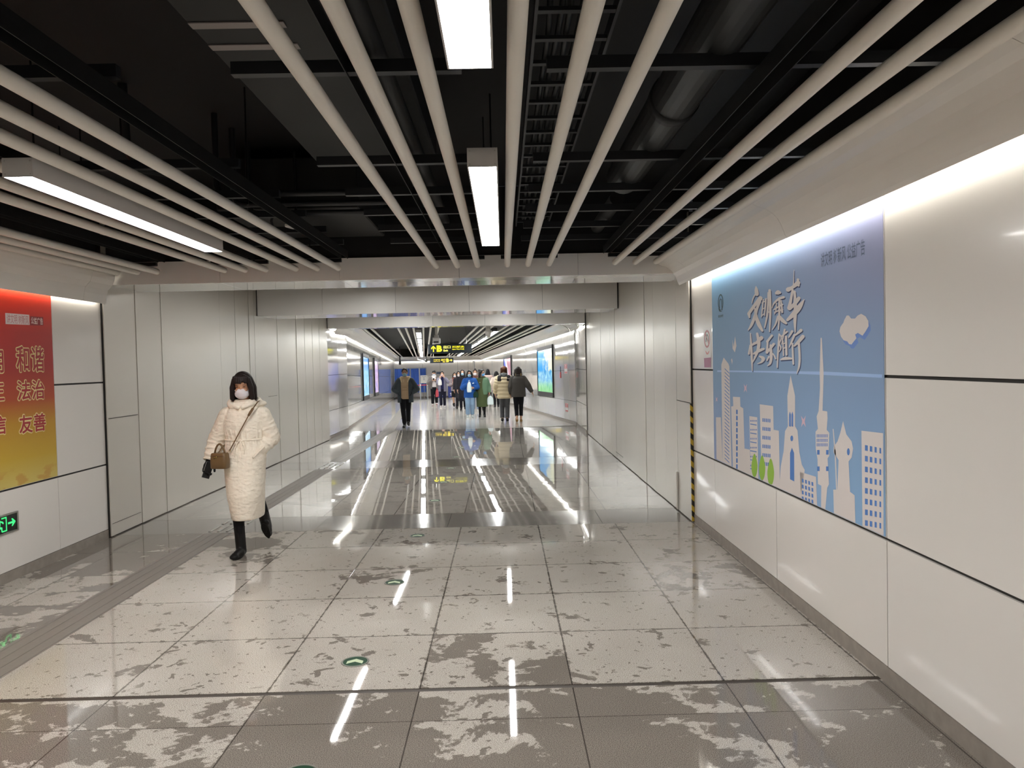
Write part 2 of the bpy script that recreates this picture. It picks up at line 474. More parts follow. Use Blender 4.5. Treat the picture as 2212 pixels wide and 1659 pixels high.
seamB = [7.89, 8.52, 9.15, 9.78, 10.41, 11.04, 11.67, 12.30, 12.56, 13.2, 13.83, 14.46, 15.09, 15.72, 16.35, 16.98, 17.75]
panel_wall('wall_right', BR, BR+0.12, seamB, [(0.012, 3.2)], M_SATIN, gap=0.0035, tilt=0.009, seed=3)
panel_wall('wall_left', BL, BL-0.12, [7.84]+seamB[1:], [(0.012, 3.2)], M_SATIN, gap=0.0035, tilt=0.009, seed=8)

# short straight run, then the far passage in its own turned frame
ROWS_S = [(0.085, 0.655), (0.665, 1.485), (1.495, 2.75)]
panel_wall('wall_right', XR-0.045, XR+0.1, [B3, 18.6, 19.25, 20.17], ROWS_S, M_MIRROR, gap=0.01)
panel_wall('wall_left', XL, XL-0.1, [B3, 18.95, CY+0.15], ROWS_S, M_MIRROR, gap=0.01)
struct('baseboard_right', MB().box(XR-0.051, XR+0.1, B3, 20.16, 0, 0.08), M_SKIRT)
struct('baseboard_left', MB().box(XL-0.1, XL+0.006, B3, CY+0.1, 0, 0.08), M_SKIRT)
ROWS_C = [(0.085, 0.625), (0.635, 1.455), (1.465, 2.75)]
ysC = [-0.05, 0.83, 1.66, 3.2] + [3.2+1.6*k for k in range(1, 19)]
panel_wall('wall_right', 3.0, 3.1, ysC, ROWS_C, M_MIRROR, MC, gap=0.012)
panel_wall('wall_left', -3.0, -3.1, [0.0, 1.3] + [1.3+1.6*k for k in range(1, 20)], ROWS_C, M_MIRROR, MC, gap=0.012)
struct('baseboard_right', MB().box(2.992, 3.1, -0.05, 32, 0, 0.08), M_SKIRT, MC)
struct('baseboard_left', MB().box(-3.1, -2.992, 0, 32, 0, 0.08), M_SKIRT, MC)
mb = MB(); xs = [-4.4, -3.0, -1.05, 0.12, 1.3, 2.0, 3.0, 4.4]
for a, b in zip(xs, xs[1:]):
    for z0, z1 in ((0.085, 1.455), (1.465, 2.75)): mb.box(a+0.006, b-0.006, 32.0, 32.1, z0, z1)
mb.box(-4.4, 4.4, 32.012, 32.15, 0, 2.75, 1)
struct('wall_end', mb, [M_ENAMEL, M_GAP], MC)
struct('baseboard_end', MB().box(-3, 3, 31.992, 32.1, 0, 0.08), M_SKIRT, MC)

# gate boxes (deep lintels) across the passage
def lintel(name, x0, x1, y0, y1, zb, zt, seams, m_face, m_sof):
    mb = MB(); xs = [x0] + seams + [x1]
    for a, b in zip(xs, xs[1:]):
        mb.box(a+0.002, b-0.002, y0, y0+0.02, zb, zt, 0)
        mb.box(a+0.002, b-0.002, y1-0.02, y1, zb, zt, 0)
        mb.box(a+0.002, b-0.002, y0+0.0201, y1-0.0201, zb, zb+0.02, 1)
    mb.box(x0, x1, y0+0.021, y1-0.021, zb+0.02, zt-0.01, 2)
    return struct(name, mb, [m_face, m_sof, M_GAP])
lintel('trim_2', XL, XR, 7.9, 8.7, 2.575, 2.8, [-2.87, -1.65, -0.43, 0.79], M_BEAM, M_SOFFIT)
lintel('trim_3', BL+0.003, BR-0.003, B2, 13.62, 2.55, 3.2, [-2.95, -1.75, -0.54, 0.67], M_BEAM, M_SOFFIT)
lintel('trim_4', BL+0.003, BR-0.003, B3, 18.15, 2.56, 3.2, [-2.8, -1.6, -0.4, 0.8], M_BEAM, M_SOFFIT)
struct('wall_upper', MB().box(XL, XR, 7.93, 8.69, 2.801, 3.5), M_VOID)
for s, x in ((1, BR-0.012), (-1, BL+0.012)):      # dark slots where the lintels meet the gate panels
    struct('trim_5', MB().box(min(x, x+s*0.009), max(x, x+s*0.009), B2-0.012, B2-0.004, 2.55, 3.2), M_GAP)
    struct('trim_6', MB().box(min(x, x+s*0.009), max(x, x+s*0.009), B3-0.012, B3-0.004, 2.56, 3.2), M_GAP)

# ceilings above the open tubes
struct('ceiling', MB().box(XL-0.2, XR+0.2, Y0-0.2, 7.9, 3.5, 3.6), M_VOID)
struct('ceiling', MB().box(XL-0.2, XR+0.2, 8.7, 12.7, 3.2, 3.3), M_VOID)
struct('ceiling', MB().box(XL-0.2, XR+0.2, 13.62, 17.75, 3.2, 3.3), M_VOID)
struct('ceiling', MB().box(XL-0.4, XR+0.4, 18.15, CY+0.3, 3.3, 3.4), M_VOID2)
struct('ceiling', MB().box(-3.4, 3.4, -0.3, 32.2, 3.3, 3.4), M_VOID2, MC)
for x0, x1 in ((XR+0.03, XR+0.1), (XL-0.1, XL-0.03)):   # dark upper walls beside the voids
    struct('wall_upper', MB().box(x0, x1, Y0, 7.9, 2.622, 3.5), M_VOID)
    struct('wall_upper', MB().box(x0, x1, 18.15, CY+0.1, 2.752, 3.3), M_VOID2)
for x0, x1 in ((3.03, 3.1), (-3.1, -3.03)):
    struct('wall_upper', MB().box(x0, x1, 0, 32.1, 2.752, 3.3), M_VOID2, MC)
struct('wall_upper', MB().box(-3.1, 3.1, 32.03, 32.1, 2.752, 3.3), M_VOID2, MC)

# curved coves that hide the wall-top light lines
def cove(name, pts, y0, y1, seams, M=I4):
    s = 1 if pts[0][0] > 0 else -1
    inner = [(x+s*0.014, z+0.006) for x, z in pts]
    mb = MB(); ys = [y0] + seams + [y1]
    for a, b in zip(ys, ys[1:]): mb.extrude(pts + inner[::-1], a+0.0015, b-0.0015)
    return struct(name, mb, M_COVE, M)
CR_P = [(1.825, 2.452), (1.812, 2.475), (1.80, 2.51), (1.79, 2.535), (1.768, 2.575), (1.735, 2.61), (1.69, 2.64), (1.64, 2.655), (1.60, 2.675), (1.592, 2.72)]
CL_P = [(-3.962, 2.375), (-3.957, 2.41), (-3.95, 2.46), (-3.938, 2.51), (-3.92, 2.56), (-3.90, 2.61), (-3.893, 2.65), (-3.89, 2.72)]
cove('trim_7', CR_P, Y0, 7.897, [-2.5, 0.0, 2.4, 4.9, 7.4])
cove('trim_8', [(x-0.03, z) for x, z in CL_P[:4]]+CL_P[4:], Y0, 7.82, [-2.5, 0.0, 2.4, 4.9, 7.4])
C_P = [(2.885, 2.455), (2.872, 2.478), (2.86, 2.515), (2.83, 2.555), (2.79, 2.59), (2.73, 2.62), (2.66, 2.64), (2.60, 2.66), (2.57, 2.69)]
C_N = [(-x, z) for x, z in C_P]
S_P = [(x-1.1, z-0.0) for x, z in C_P]; S_N = [(x-1.06, z) for x, z in C_N]
cove('trim_9', S_P, 18.16, CY+0.25, []); cove('trim_10', S_N, 18.16, CY, [])
cove('trim_11', C_P, 0.02, 31.9, [2.4*k for k in range(1, 13)], MC)
cove('trim_12', C_N, 0.0, 31.9, [2.4*k for k in range(1, 13)], MC)
# the cove across the end wall
endp = [(31.885, 2.455), (31.86, 2.5), (31.80, 2.55), (31.70, 2.59), (31.4, 2.63), (30.6, 2.66), (29.6, 2.68), (29.4, 2.69)]
pr = endp + [(y+0.01, z+0.012) for y, z in endp[::-1]]
struct('trim_13', MB().extrude(pr, -2.9, 2.9), M_COVE, MC @ Matrix(((0, 1, 0, 0), (1, 0, 0, 0), (0, 0, 1, 0), (0, 0, 0, 1))))

# ------------------------------------------------------------------ wall-top light lines
def cove_light(label, x, y0, y1, z, s, M=I4, m=None):
    """a light line behind the cove lip that shines on the wall; s is the side the wall is on"""
    t = thing('cove_light', label, 'light', M @ T((x, y0, z)))
    h = MB(); d = y1-y0
    h.box(min(0, -s*0.006), max(0, -s*0.006), 0, d, -0.002, 0.04); h.box(min(0, s*0.012), max(0, s*0.012), 0, d, 0.0362, 0.04); h.box(min(0, s*0.004), max(0, s*0.004), 0, d, -0.002, -0.0002)
    build('lamp_housing', h, M_LAMPBODY, t)
    build('diffuser', MB().box(min(s*0.0005, s*0.003), max(s*0.0005, s*0.003), 0.005, d-0.005, 0.0, 0.036), m or M_COVELED, t)
cove_light('long white light line along the top of the wall with the blue mural', 1.852, -4.9, 7.86, 2.488, 1)
cove_light('long white light line along the top of the wall with the red poster', -4.022, -4.9, 7.75, 2.415, -1)
cove_light('short light line above the bend of the wall with the red stickers', 1.83, 18.2, 19.75, 2.492, 1, I4, M_COVELED2)
cove_light('short light line above the first glossy panels beyond the gate panels', -3.985, 18.2, 19.95, 2.492, -1, I4, M_COVELED2)
cove_light('light line along the top of the far wall with the red stickers', 2.925, 0.05, 31.85, 2.49, 1, MC, M_COVELED2)
cove_light('light line along the top of the far wall with two narrow light boxes', -2.925, 0.05, 31.85, 2.49, -1, MC, M_COVELED2)
cove_light('light line across the top of the end wall', 0.0, 0, 5.7, 2.49, 1, MC @ T((2.85, 31.925, 0)) @ RZ(math.pi/2), M_COVELED2)

# ------------------------------------------------------------------ ceiling tubes
def tube_mesh(L, r=0.03):
    mb = MB(); prof = [(0.0, 0), (r*0.82, 0), (r, 0.006), (r, L-0.006), (r*0.82, L), (0.0, L)]
    mb.lathe(prof[1:5], n=20)
    mb.moved(Matrix.Rotation(-math.pi/2, 4, 'X'))
    return mb
t0 = build('ceiling_tube', tube_mesh(12.75), M_TUBE, None, T((0, 0, 0)), smooth=True, angle=40)
tubesA = sorted([1.565, 1.355, 1.15, 0.485, 0.272, 0.063, -0.236, -0.439, -0.653, -1.636, -1.848, -2.061, -2.363, -2.57, -2.777, -3.449, -3.646, -3.845], reverse=True)
for i, x in enumerate(tubesA):
    o = t0 if i == 0 else t0.copy()
    if i: col.objects.link(o)
    o.matrix_local = T((x, Y0+0.03, 2.685))
    tag(o, 'white round ceiling tube before the first lintel, %s counted from the blue mural wall' % ordw(i), 'ceiling tube', 'white tubes of the near ceiling')
tC = build('ceiling_tube', tube_mesh(29.0), M_TUBE, None, T((0, 0, 0)), smooth=True, angle=40)
tubesC = sorted([2.32, 2.1, 1.72, 1.5, 1.29, 0.9, 0.7, 0.5, -0.53, -0.74, -0.94, -1.2, -1.4, -1.6, -2.3, -2.5], reverse=True)
for i, x in enumerate(tubesC):
    o = tC if i == 0 else tC.copy()
    if i: col.objects.link(o)
    o.matrix_local = MC @ T((x, 0.1, 2.685))
    tag(o, 'white ceiling tube over the walking crowd, %s counted from the red sticker wall' % ordw(i), 'ceiling tube', 'white tubes of the far ceiling')

# ------------------------------------------------------------------ ceiling lamps
def make_lamp(L, m=None, w=0.07):
    t = thing('ceiling_light', 'lamp', 'light')
    mb = MB(); h = 0.088
    mb.box(-w, -w+0.006, 0.004, L-0.004, 0.0, h); mb.box(w-0.006, w, 0.004, L-0.004, 0.0, h); mb.box(-w+0.0061, w-0.0061, 0.004, L-0.004, h-0.006, h)
    build('housing', mb, M_LAMPBODY, t)
    build('diffuser', MB().box(-w+0.0065, w-0.0065, 0.0045, L-0.0045, 0.001, 0.010), m or M_LAMP, t)
    for y0 in (0, L-0.0035):
        e = build('end_cap', MB().bbox(-w, w, y0, y0+0.0035, 0.0, h, 0.0008), M_LAMPBODY, t)
        for sx in (-1, 1):
            for z in (0.014, h-0.014):
                build('screw', MB().tube((sx*(w-0.012), y0-0.001, z), (sx*(w-0.012), y0+0.0045, z), 0.0035, n=8), M_STEEL, e)
    for y0 in (0.35, L-0.35):
        build('hanger_rod', MB().tube((0, y0, h), (0, y0, h+0.25), 0.004, n=6), M_RAIL, t)
    return t
lamp = make_lamp(2.4)
G = 'long ceiling lamps'
spots = [(-0.08, -0.02, 2.6, 'long lit ceiling lamp nearest the top edge, between the middle white tubes'),
         (-0.075, 3.56, 2.6, 'long lit ceiling lamp between the middle white tubes, its grey end plate showing'),
         (-2.21, 3.58, 2.6, 'long lit ceiling lamp among the tubes on the red poster side'),
         (-2.21, -0.02, 2.6, 'ceiling lamp behind the camera on the red poster side'),
         (-0.08, -3.6, 2.6, 'ceiling lamp farther behind the camera between the middle tubes')]
for i, (x, y, z, lab) in enumerate(spots):
    if i == 0: lamp.matrix_local = T((x, y, z)); lamp['label'] = lab; lamp['group'] = G
    else: copy_tree(lamp, T((x, y, z)), lab, G)
M_LAMPB = mat('bay_lamp_diffuser', '#ffffff', 0.5, emit=(1.0, 0.99, 0.96), power=BAY_LAMP_POWER)
lampB = None
for x, y, lab in ((0.03, 9.35, 'hidden lamp of the first gate bay, mirrored in the floor at centre'), (-2.21, 9.28, 'hidden lamp of the first gate bay, mirrored beside the nearest whole green disc'),
                  (0.03, 14.6, 'hidden lamp of the second gate bay, mirrored in the floor at centre'), (-2.21, 14.6, 'hidden lamp of the second gate bay, mirrored beside the second whole green disc')):
    if lampB is None: lampB = make_lamp(2.4, M_LAMPB, 0.04); lampB.matrix_local = T((x, y, 2.93)); lampB['label'] = lab; lampB['group'] = 'lamps of the gate bays'
    else: copy_tree(lampB, T((x, y, 2.93)), lab, 'lamps of the gate bays')
lampC = make_lamp(2.85, M_LAMP2)
k = 0
for x, nm in ((-1.07, 'in the straight row over the walking crowd'), (1.09, 'in the row near the red sticker wall')):
    for i in range(8):
        y = 1.6+3.62*i
        if y > 26: continue
        M = MC @ T((x, y, 2.6)); lab = 'lit ceiling lamp %s, %s from the last lintel' % (nm, ordw(i))
        if k == 0: lampC.matrix_local = M; lampC['label'] = lab; lampC['group'] = 'far ceiling lamps'
        else: copy_tree(lampC, M, lab, 'far ceiling lamps')
        k += 1

# ------------------------------------------------------------------ dark works above the tubes
def dark(name, mb, m, label, cat, M=None, smooth=False, group=None):
    o = build(name, mb, m, None, M, smooth, 40 if smooth else None); return tag(o, label, cat, group)
def channel(L, w=0.06, h=0.05, t=0.004):
    mb = MB(); mb.box(-w/2, -w/2+t, 0, L, 0, h); mb.box(w/2-t, w/2, 0, L, 0, h); mb.box(-w/2+t, w/2-t, 0, L, h-t, h); return mb
ch = dark('ceiling_rail', channel(12.6, 0.07, 0.075), M_RAIL, 'x', 'ceiling rail', T((0, 0, 0)), group='black rails along the near ceiling')
for i, (x, w) in enumerate(((1.06, 'beside the tubes by the mural wall'), (-0.56, 'above the middle tubes'), (-1.555, 'beside the innermost tube on the red poster side'), (-2.48, 'behind the lamp on the red poster side'), (-3.37, 'beside the tubes next to the red poster wall'))):
    o = ch if i == 0 else ch.copy()
    if i: col.objects.link(o)
    o.matrix_local = T((x, Y0+0.1, 2.765 if x != -0.56 else 2.85)); o['label'] = 'long black steel rail ' + w
bar0 = None
for i, y in enumerate((1.7, 3.1, 4.5, 5.3, 6.0, 6.7, 7.4)):
    for (x0, x1, w) in ((0.2, 1.9, 'mural wall'), (-1.05, -0.14, 'middle lamps'), (-2.9, -1.5, 'red poster wall')):
        if bar0 is None: o = bar0 = build('ceiling_crossbar', MB().box(0, 1, -0.022, 0.022, 0, 0.05), M_BAR)
        else: o = bar0.copy(); col.objects.link(o)
        o.matrix_local = T((x0, y, 2.86)) @ Matrix.Diagonal((x1-x0, 1, 1, 1))
        tag(o, 'dark crossbar above the tubes near the %s, %s from the camera' % (w, ordw(i)), 'ceiling bar', 'dark crossbars of the near ceiling')
fb = None
for i, (x0, x1, w) in enumerate(((1.06, 1.66, 'three tubes by the mural wall'), (0.0, 0.56, 'three middle tubes on the mural side'), (-0.72, -0.16, 'three middle tubes on the poster side'),
                    (-2.13, -1.57, 'three inner tubes on the red poster side'), (-2.85, -2.29, 'three outer tubes on the red poster side'), (-3.9, -3.38, 'three tubes next to the red poster wall'))):
    o = build('tube_bracket', MB().bbox(x0, x1, -0.02, 0.02, 0, 0.035, 0.003), M_BLACK, None, T((0, 7.62, 2.722)))
    tag(o, 'short black bracket across the ends of the ' + w, 'bracket', 'black end brackets')
o = thing('air_duct', 'large dark air duct with two pale vent slots above the tubes', 'duct', T((-0.85, 0, 3.12)))
build('duct_body', MB().bbox(-0.42, 0.42, -4.8, 5.4, 0, 0.36, 0.01), M_DUCT, o)
for y in (3.2, 3.42): build('vent_slot', MB().box(-0.41, -0.02, y, y+0.055, -0.006, -0.001), mat('vent_white', '#9a9390', 0.5), o)
dark('air_duct', MB().bbox(-2.3, -1.15, 6.3, 7.7, 2.98, 3.4, 0.01), M_DUCT, 'dark boxed duct above the tubes just before the first lintel', 'duct')
t = thing('drain_pipe', 'thick dark round pipe above the tubes on the mural side', 'pipe', T((0.9, 0, 3.02)))
build('pipe_body', MB().tube((0, -4.8, 0), (0, 5.6, 0), 0.12, n=24), mat('dark_pipe', '#242627', 0.5), t, smooth=True, )
for y in (1.8, 3.9): build('pipe_collar', MB().tube((0, y, 0), (0, y+0.09, 0), 0.128, n=24), M_DUCT, t, smooth=True)
dark('drain_pipe', MB().tube((0.93, 6.1, 2.98), (0.93, 7.4, 2.98), 0.06, n=16), M_DUCT, 'short dark pipe above the tubes, near the first lintel on the mural side', 'pipe', smooth=True)
dark('sprinkler_pipe', MB().tube((-0.49, -4.8, 2.97), (-0.49, 6.9, 2.97), 0.042, n=16), M_DUCT, 'dark long pipe above the middle tubes', 'pipe', smooth=True)
for k, (y, z) in enumerate(((5.5, 2.93), (5.85, 2.93), (6.2, 2.93))):
    dark('conduit_pipe', MB().path([(-2.0, y, 3.499), (-2.0, y, z+0.06), (-1.98, y, z+0.015), (-1.93, y, z), (-0.78, y, z)], 0.022, 12), M_BAR, 'thin dark conduit across the void beside the smoke detector, %s from the camera' % ordw(k), 'pipe', smooth=True)
t = thing('cable_tray', 'dark ladder cable tray above the tubes beside the middle lamps', 'cable tray', T((0.3, 0, 2.98)))
for sx in (-1, 1): build('side_rail', MB().box(sx*0.15-0.006, sx*0.15+0.006, -4.5, 7.3, 0, 0.06), M_BAR, t)
for i in range(47): build('rung', MB().box(-0.144, 0.144, -4.4+0.25*i, -4.37+0.25*i, 0.005, 0.02), M_BAR, t)
rnd = random.Random(4)
for i in range(6):
    x = -0.1+0.04*i; pts = [(x+rnd.uniform(-.012, .012), -4.4+0.5*j, 0.036) for j in range(24)]
    build('cable', MB().path(pts, 0.012, 6), M_RAIL, t, smooth=True)
for i, (x, y) in enumerate(((-2.95, 2.9), (-2.5, 4.2), (-3.0, 5.6), (-1.62, 5.0), (-0.02, 2.7), (-1.75, 7.1), (-0.05, 5.2))):
    dark('hanger_rod', MB().tube((0, 0, 2.75), (0, 0, 3.5), 0.006, n=6), M_RAIL, 'thin black hanger rod in the ceiling void, %s from the camera' % ordw(sorted([2.9, 4.2, 5.6, 5.0, 2.7, 7.1, 5.2]).index(y)), 'rod', T((x, y, 0)), group='hanger rods')
for i, (x, y) in enumerate(((-2.75, 3.6), (-2.35, 4.9))):
    dark('conduit_elbow', MB().path([(0, 0, 0.5), (0, 0.02, 0.1), (0.04, 0.1, 0.0), (0.16, 0.36, 0.02)], 0.03, 10), M_RAIL, '%s dark bent conduit hanging in the void on the red poster side' % ('nearer', 'farther')[i], 'pipe', T((x, y, 3.0)), smooth=True)
p = on_z(640, 490, 2.83)
t = thing('smoke_detector', 'white disc smoke detector hanging below the dark void', 'detector', T(p))
build('detector_head', MB().lathe([(0.0, -0.012), (0.05, -0.012), (0.088, 0.0), (0.09, 0.014), (0.05, 0.02), (0.0, 0.02)][1:5], n=28), M_WHITE, t, smooth=True, angle=35)
build('mounting_base', MB().lathe([(0.055, 0.02), (0.06, 0.03), (0.06, 0.05)], n=20), M_BLACK, t)
build('stem', MB().tube((0, 0, 0.05), (0, 0, 0.6), 0.012, n=8), M_RAIL, t)
build('flexible_conduit', MB().path([(0, 0, 0.06), (-0.06, 0, 0.12), (-0.17, 0, 0.13), (-0.2, 0, 0.05), (-0.19, 0.02, -0.02)], 0.011, 8), M_RAIL, t, smooth=True)
# ------------------------------------------------------------------ wall prints and signs
def stroke(mb, pts, mi=0, nseg=6):
    """flat brush stroke: pts (u, v, width) in the plane, smoothed, with round ends; returns list of 2-D polygons"""
    P = []
    n = len(pts)
    for i in range(n-1):
        p0, p1, p2, p3 = pts[max(i-1, 0)], pts[i], pts[i+1], pts[min(i+2, n-1)]
        for k in range(nseg):
            t = k/nseg
            P.append(tuple(0.5*((2*p1[j]) + (-p0[j]+p2[j])*t + (2*p0[j]-5*p1[j]+4*p2[j]-p3[j])*t*t + (-p0[j]+3*p1[j]-3*p2[j]+p3[j])*t**3) for j in range(3)))
    P.append(tuple(pts[-1]))
    L, R = [], []
    for i, (x, y, w) in enumerate(P):
        a, b = P[max(i-1, 0)], P[min(i+1, len(P)-1)]
        dx, dy = b[0]-a[0], b[1]-a[1]; l = math.hypot(dx, dy) or 1
        w = max(w, 1.5)
        L.append((x-dy/l*w/2, y+dx/l*w/2)); R.append((x+dy/l*w/2, y-dx/l*w/2))
    polys = [[L[i], L[i+1], R[i+1], R[i]] for i in range(len(P)-1)]
    for (x, y, w) in (P[0], P[-1]):
        w = max(w, 1.5)
        polys.append([(x+w/2*math.cos(2*math.pi*k/12), y+w/2*math.sin(2*math.pi*k/12)) for k in range(12)])
    return polys

class Sheet:
    """places outlines read off the photo on the wall plane x, as flat shapes relative to the thing's origin"""
    def __init__(s, x, origin, crop, scale, side): s.x, s.o, s.c, s.k, s.side = x, Vector(origin), crop, scale, side
    def p(s, u, v, d=0.0):
        q = on_x(s.c[0]+u/s.k, s.c[1]+v/s.k, s.x); return Vector((q.x - s.side*d, q.y, max(q.z, s.o.z+0.002))) - s.o
    def poly(s, mb, pts, d, mi=0): return mb.flat([s.p(u, v, d) for u, v in pts], mi)
    def strokes(s, mb, sts, d, off=(0, 0), grow=0):
        for i, st in enumerate(sts):
            pls = stroke(mb, [(u+off[0], v+off[1], w+grow) for u, v, w in st])
            for k, pl in enumerate(pls):
                e = d + 8e-6*((i*7+k) % 60)
                mb.add([s.p(u, v, e) for u, v in pl], [tuple(range(len(pl)))])
    def ellipse(s, mb, u, v, ru, rv, d, n=24, mi=0):
        return s.poly(mb, [(u+ru*math.cos(2*math.pi*i/n), v+rv*math.sin(2*math.pi*i/n)) for i in range(n)], d, mi)

# blue mural
MO = Vector((XR, 5.5, 0.762))
def mural_paper():
    t = NT('mural_paper'); co = t.objco(); s = t.t.nodes.new('ShaderNodeSeparateXYZ'); t.l(co, s.inputs[0])
    u = t.math('DIVIDE', t.math('ADD', s.outputs[1], 1.6), 3.2, clamp=True); v = t.math('DIVIDE', s.outputs[2], 1.75, clamp=True)
    lo = t.mix(u, lin('#88b0d6'), lin('#93a6ce')); hi = t.mix(u, lin('#a4a6c8'), lin('#84b6dc'))
    mid = t.mix(u, lin('#869fc2'), lin('#83a5c8'))
    a = t.mix(t.step(v, 0.0, 0.5), lo, mid); c = t.mix(t.step(v, 0.5, 1.0), a, hi)
    t.l(c, t.b.inputs['Base Color']); t.b.inputs['Roughness'].default_value = 0.5; t.b.inputs['Specular IOR Level'].default_value = 0.3
    return t.mat
M_PAPERCUT = mat('mural_white_ink', '#d9d2cf', 0.6)
M_NAVY = mat('mural_navy_ink', '#35466f', 0.6)
M_SOFTBLUE = mat('mural_soft_blue_ink', '#6e8fcf', 0.6)
M_WINDOW = mat('mural_window_ink', '#4f7ec4', 0.6)
M_LEAFINK = mat('mural_green_ink', '#94bf45', 0.6)
M_PINKINK = mat('mural_pink_ink', '#d7b6c4', 0.6)
M_DARKINK = mat('mural_dark_ink', '#3c5660', 0.6)
M_GREYINK = mat('mural_grey_ink', '#66748f', 0.6)
M_TAPE = mat('mural_fold_line', '#9dbde6', 0.35)
mu = thing('mural_poster', 'wide blue mural poster with white brush writing and a paper-cut city skyline', 'poster', T(MO))
build('printed_sheet', MB().box(-0.003, -0.001, -1.6, 1.6, 0.0, 1.745), mural_paper(), mu)
SA = Sheet(XR-0.003, MO, (1500, 560), 5.267, 1)      # upper part
SB = Sheet(XR-0.003, MO, (1460, 560), 2.592, 1)      # whole sheet
WEN = [[(702,308,8),(706,345,38),(712,395,46)], [(690,405,14),(668,450,14),(656,500,8)], [(622,615,34),(690,520,36),(752,445,52)], [(622,620,38),(628,660,20)], [(745,480,34),(715,560,30),(690,650,34),(650,750,30),(614,806,10)], [(690,560,16),(706,660,38),(738,745,44),(775,812,26)]]
MING = [[(786,460,14),(776,560,14),(765,655,12)], [(815,450,18),(808,550,18),(799,640,12)], [(770,500,10),(812,472,12)], [(768,575,9),(808,548,11)], [(765,645,12),(802,615,12)], [(840,380,14),(838,520,20),(828,650,22),(802,776,14)], [(858,355,30),(865,600,28),(858,822,14)], [(838,450,10),(862,430,12)], [(836,530,10),(864,508,12)], [(834,610,10),(864,590,12)]]
CHENG = [[(935,385,34),(955,378,52),(975,380,30)], [(1018,432,28),(960,452,26),(905,505,18),(886,555,8)], [(908,572,16),(960,540,18),(1002,515,22)], [(935,500,12),(930,580,14),(914,622,10)], [(988,470,16),(996,540,20),(1000,600,26)], [(915,605,14),(960,585,16),(1006,575,16)], [(968,440,20),(968,620,24),(958,798,14)], [(952,650,22),(925,740,18),(888,800,9)], [(968,640,20),(1000,690,42),(1045,728,26)]]
CHE = [[(1136,122,6),(1132,220,10),(1128,310,14)], [(1068,345,52),(1120,318,36),(1180,270,54)], [(1180,232,30),(1188,300,24)], [(1120,350,26),(1100,460,30),(1080,555,44)], [(1085,562,40),(1140,510,40),(1190,445,42)], [(1062,690,30),(1130,625,54),(1195,545,58),(1252,458,10)], [(1142,370,28),(1152,560,38),(1146,700,34),(1150,830,12)]]
KUAI = [[(634,978,12),(622,1075,22)], [(640,842,12),(652,1050,26),(660,1268,10)], [(658,975,22),(690,955,30)], [(716,846,26),(735,950,38),(722,1040,32),(690,1120,22),(660,1182,8)], [(700,955,26),(765,895,44)], [(678,1075,22),(740,1040,34),(790,1020,26)], [(745,1105,18),(785,1130,42),(765,1170,22),(720,1188,8)]]
LE = [[(884,868,26),(855,905,26),(832,935,28)], [(836,930,22),(832,1000,24),(828,1060,32)], [(830,1058,26),(870,1010,28),(905,965,30)], [(868,980,24),(876,1090,34),(866,1180,26),(832,1212,8)], [(848,1110,20),(828,1150,16)], [(895,1075,14),(912,1100,16),(926,1132,16)]]
SUI = [[(965,850,14),(956,1000,20),(945,1230,14)], [(968,850,12),(990,895,16),(970,960,14),(986,1010,16),(966,1055,8)], [(988,882,14),(1055,825,22)], [(1030,800,22),(1012,880,18),(998,965,12)], [(1010,930,14),(1016,1095,14)], [(1044,880,26),(1050,1085,24)], [(1012,965,11),(1045,945,11)], [(1012,1018,11),(1045,998,11)], [(985,1142,16),(1040,1128,36),(1105,1130,22)]]
XING = [[(1114,820,28),(1092,860,22),(1074,890,14)], [(1140,862,26),(1112,930,22),(1080,1002,10)], [(1118,960,20),(1122,1080,22),(1128,1190,20)], [(1150,862,20),(1182,838,26),(1216,808,36)], [(1140,985,20),(1190,935,36),(1236,880,44)], [(1188,930,26),(1200,1100,26),(1192,1220,22),(1166,1302,6)]]
ALLST = WEN+MING+CHENG+CHE+KUAI+LE+SUI+XING
m1, m2 = MB(), MB()
SA.strokes(m1, ALLST, 0.0006, off=(7, 13)); SA.strokes(m2, ALLST, 0.0012)
build('lettering_shadow', m1, M_NAVY, mu); build('lettering', m2, M_PAPERCUT, mu)
cloud = [(1735,640),(1760,640),(1785,675),(1830,675),(1860,640),(1900,620),(1950,650),(1980,700),(1985,760),(1950,820),(1915,870),(1885,852),(1862,838),(1832,856),(1845,900),(1812,940),(1790,970),(1762,965),(1742,935),(1700,922),(1670,880),(1653,820),(1663,770),(1698,722),(1708,690)]
m1, m2 = MB(), MB()
SA.poly(m1, [(u+22, v+48) for u, v in cloud], 0.0005); SA.poly(m2, cloud, 0.0011)
build('cloud_shadow', m1, M_SOFTBLUE, mu); build('paper_cloud', m2, M_PAPERCUT, mu)
mb = MB(); SB.poly(mb, [(232,622),(560,626),(830,629),(1155,645),(1155,664),(830,648),(500,634),(232,631)], 0.0004); build('fold_line', mb, M_TAPE, mu)
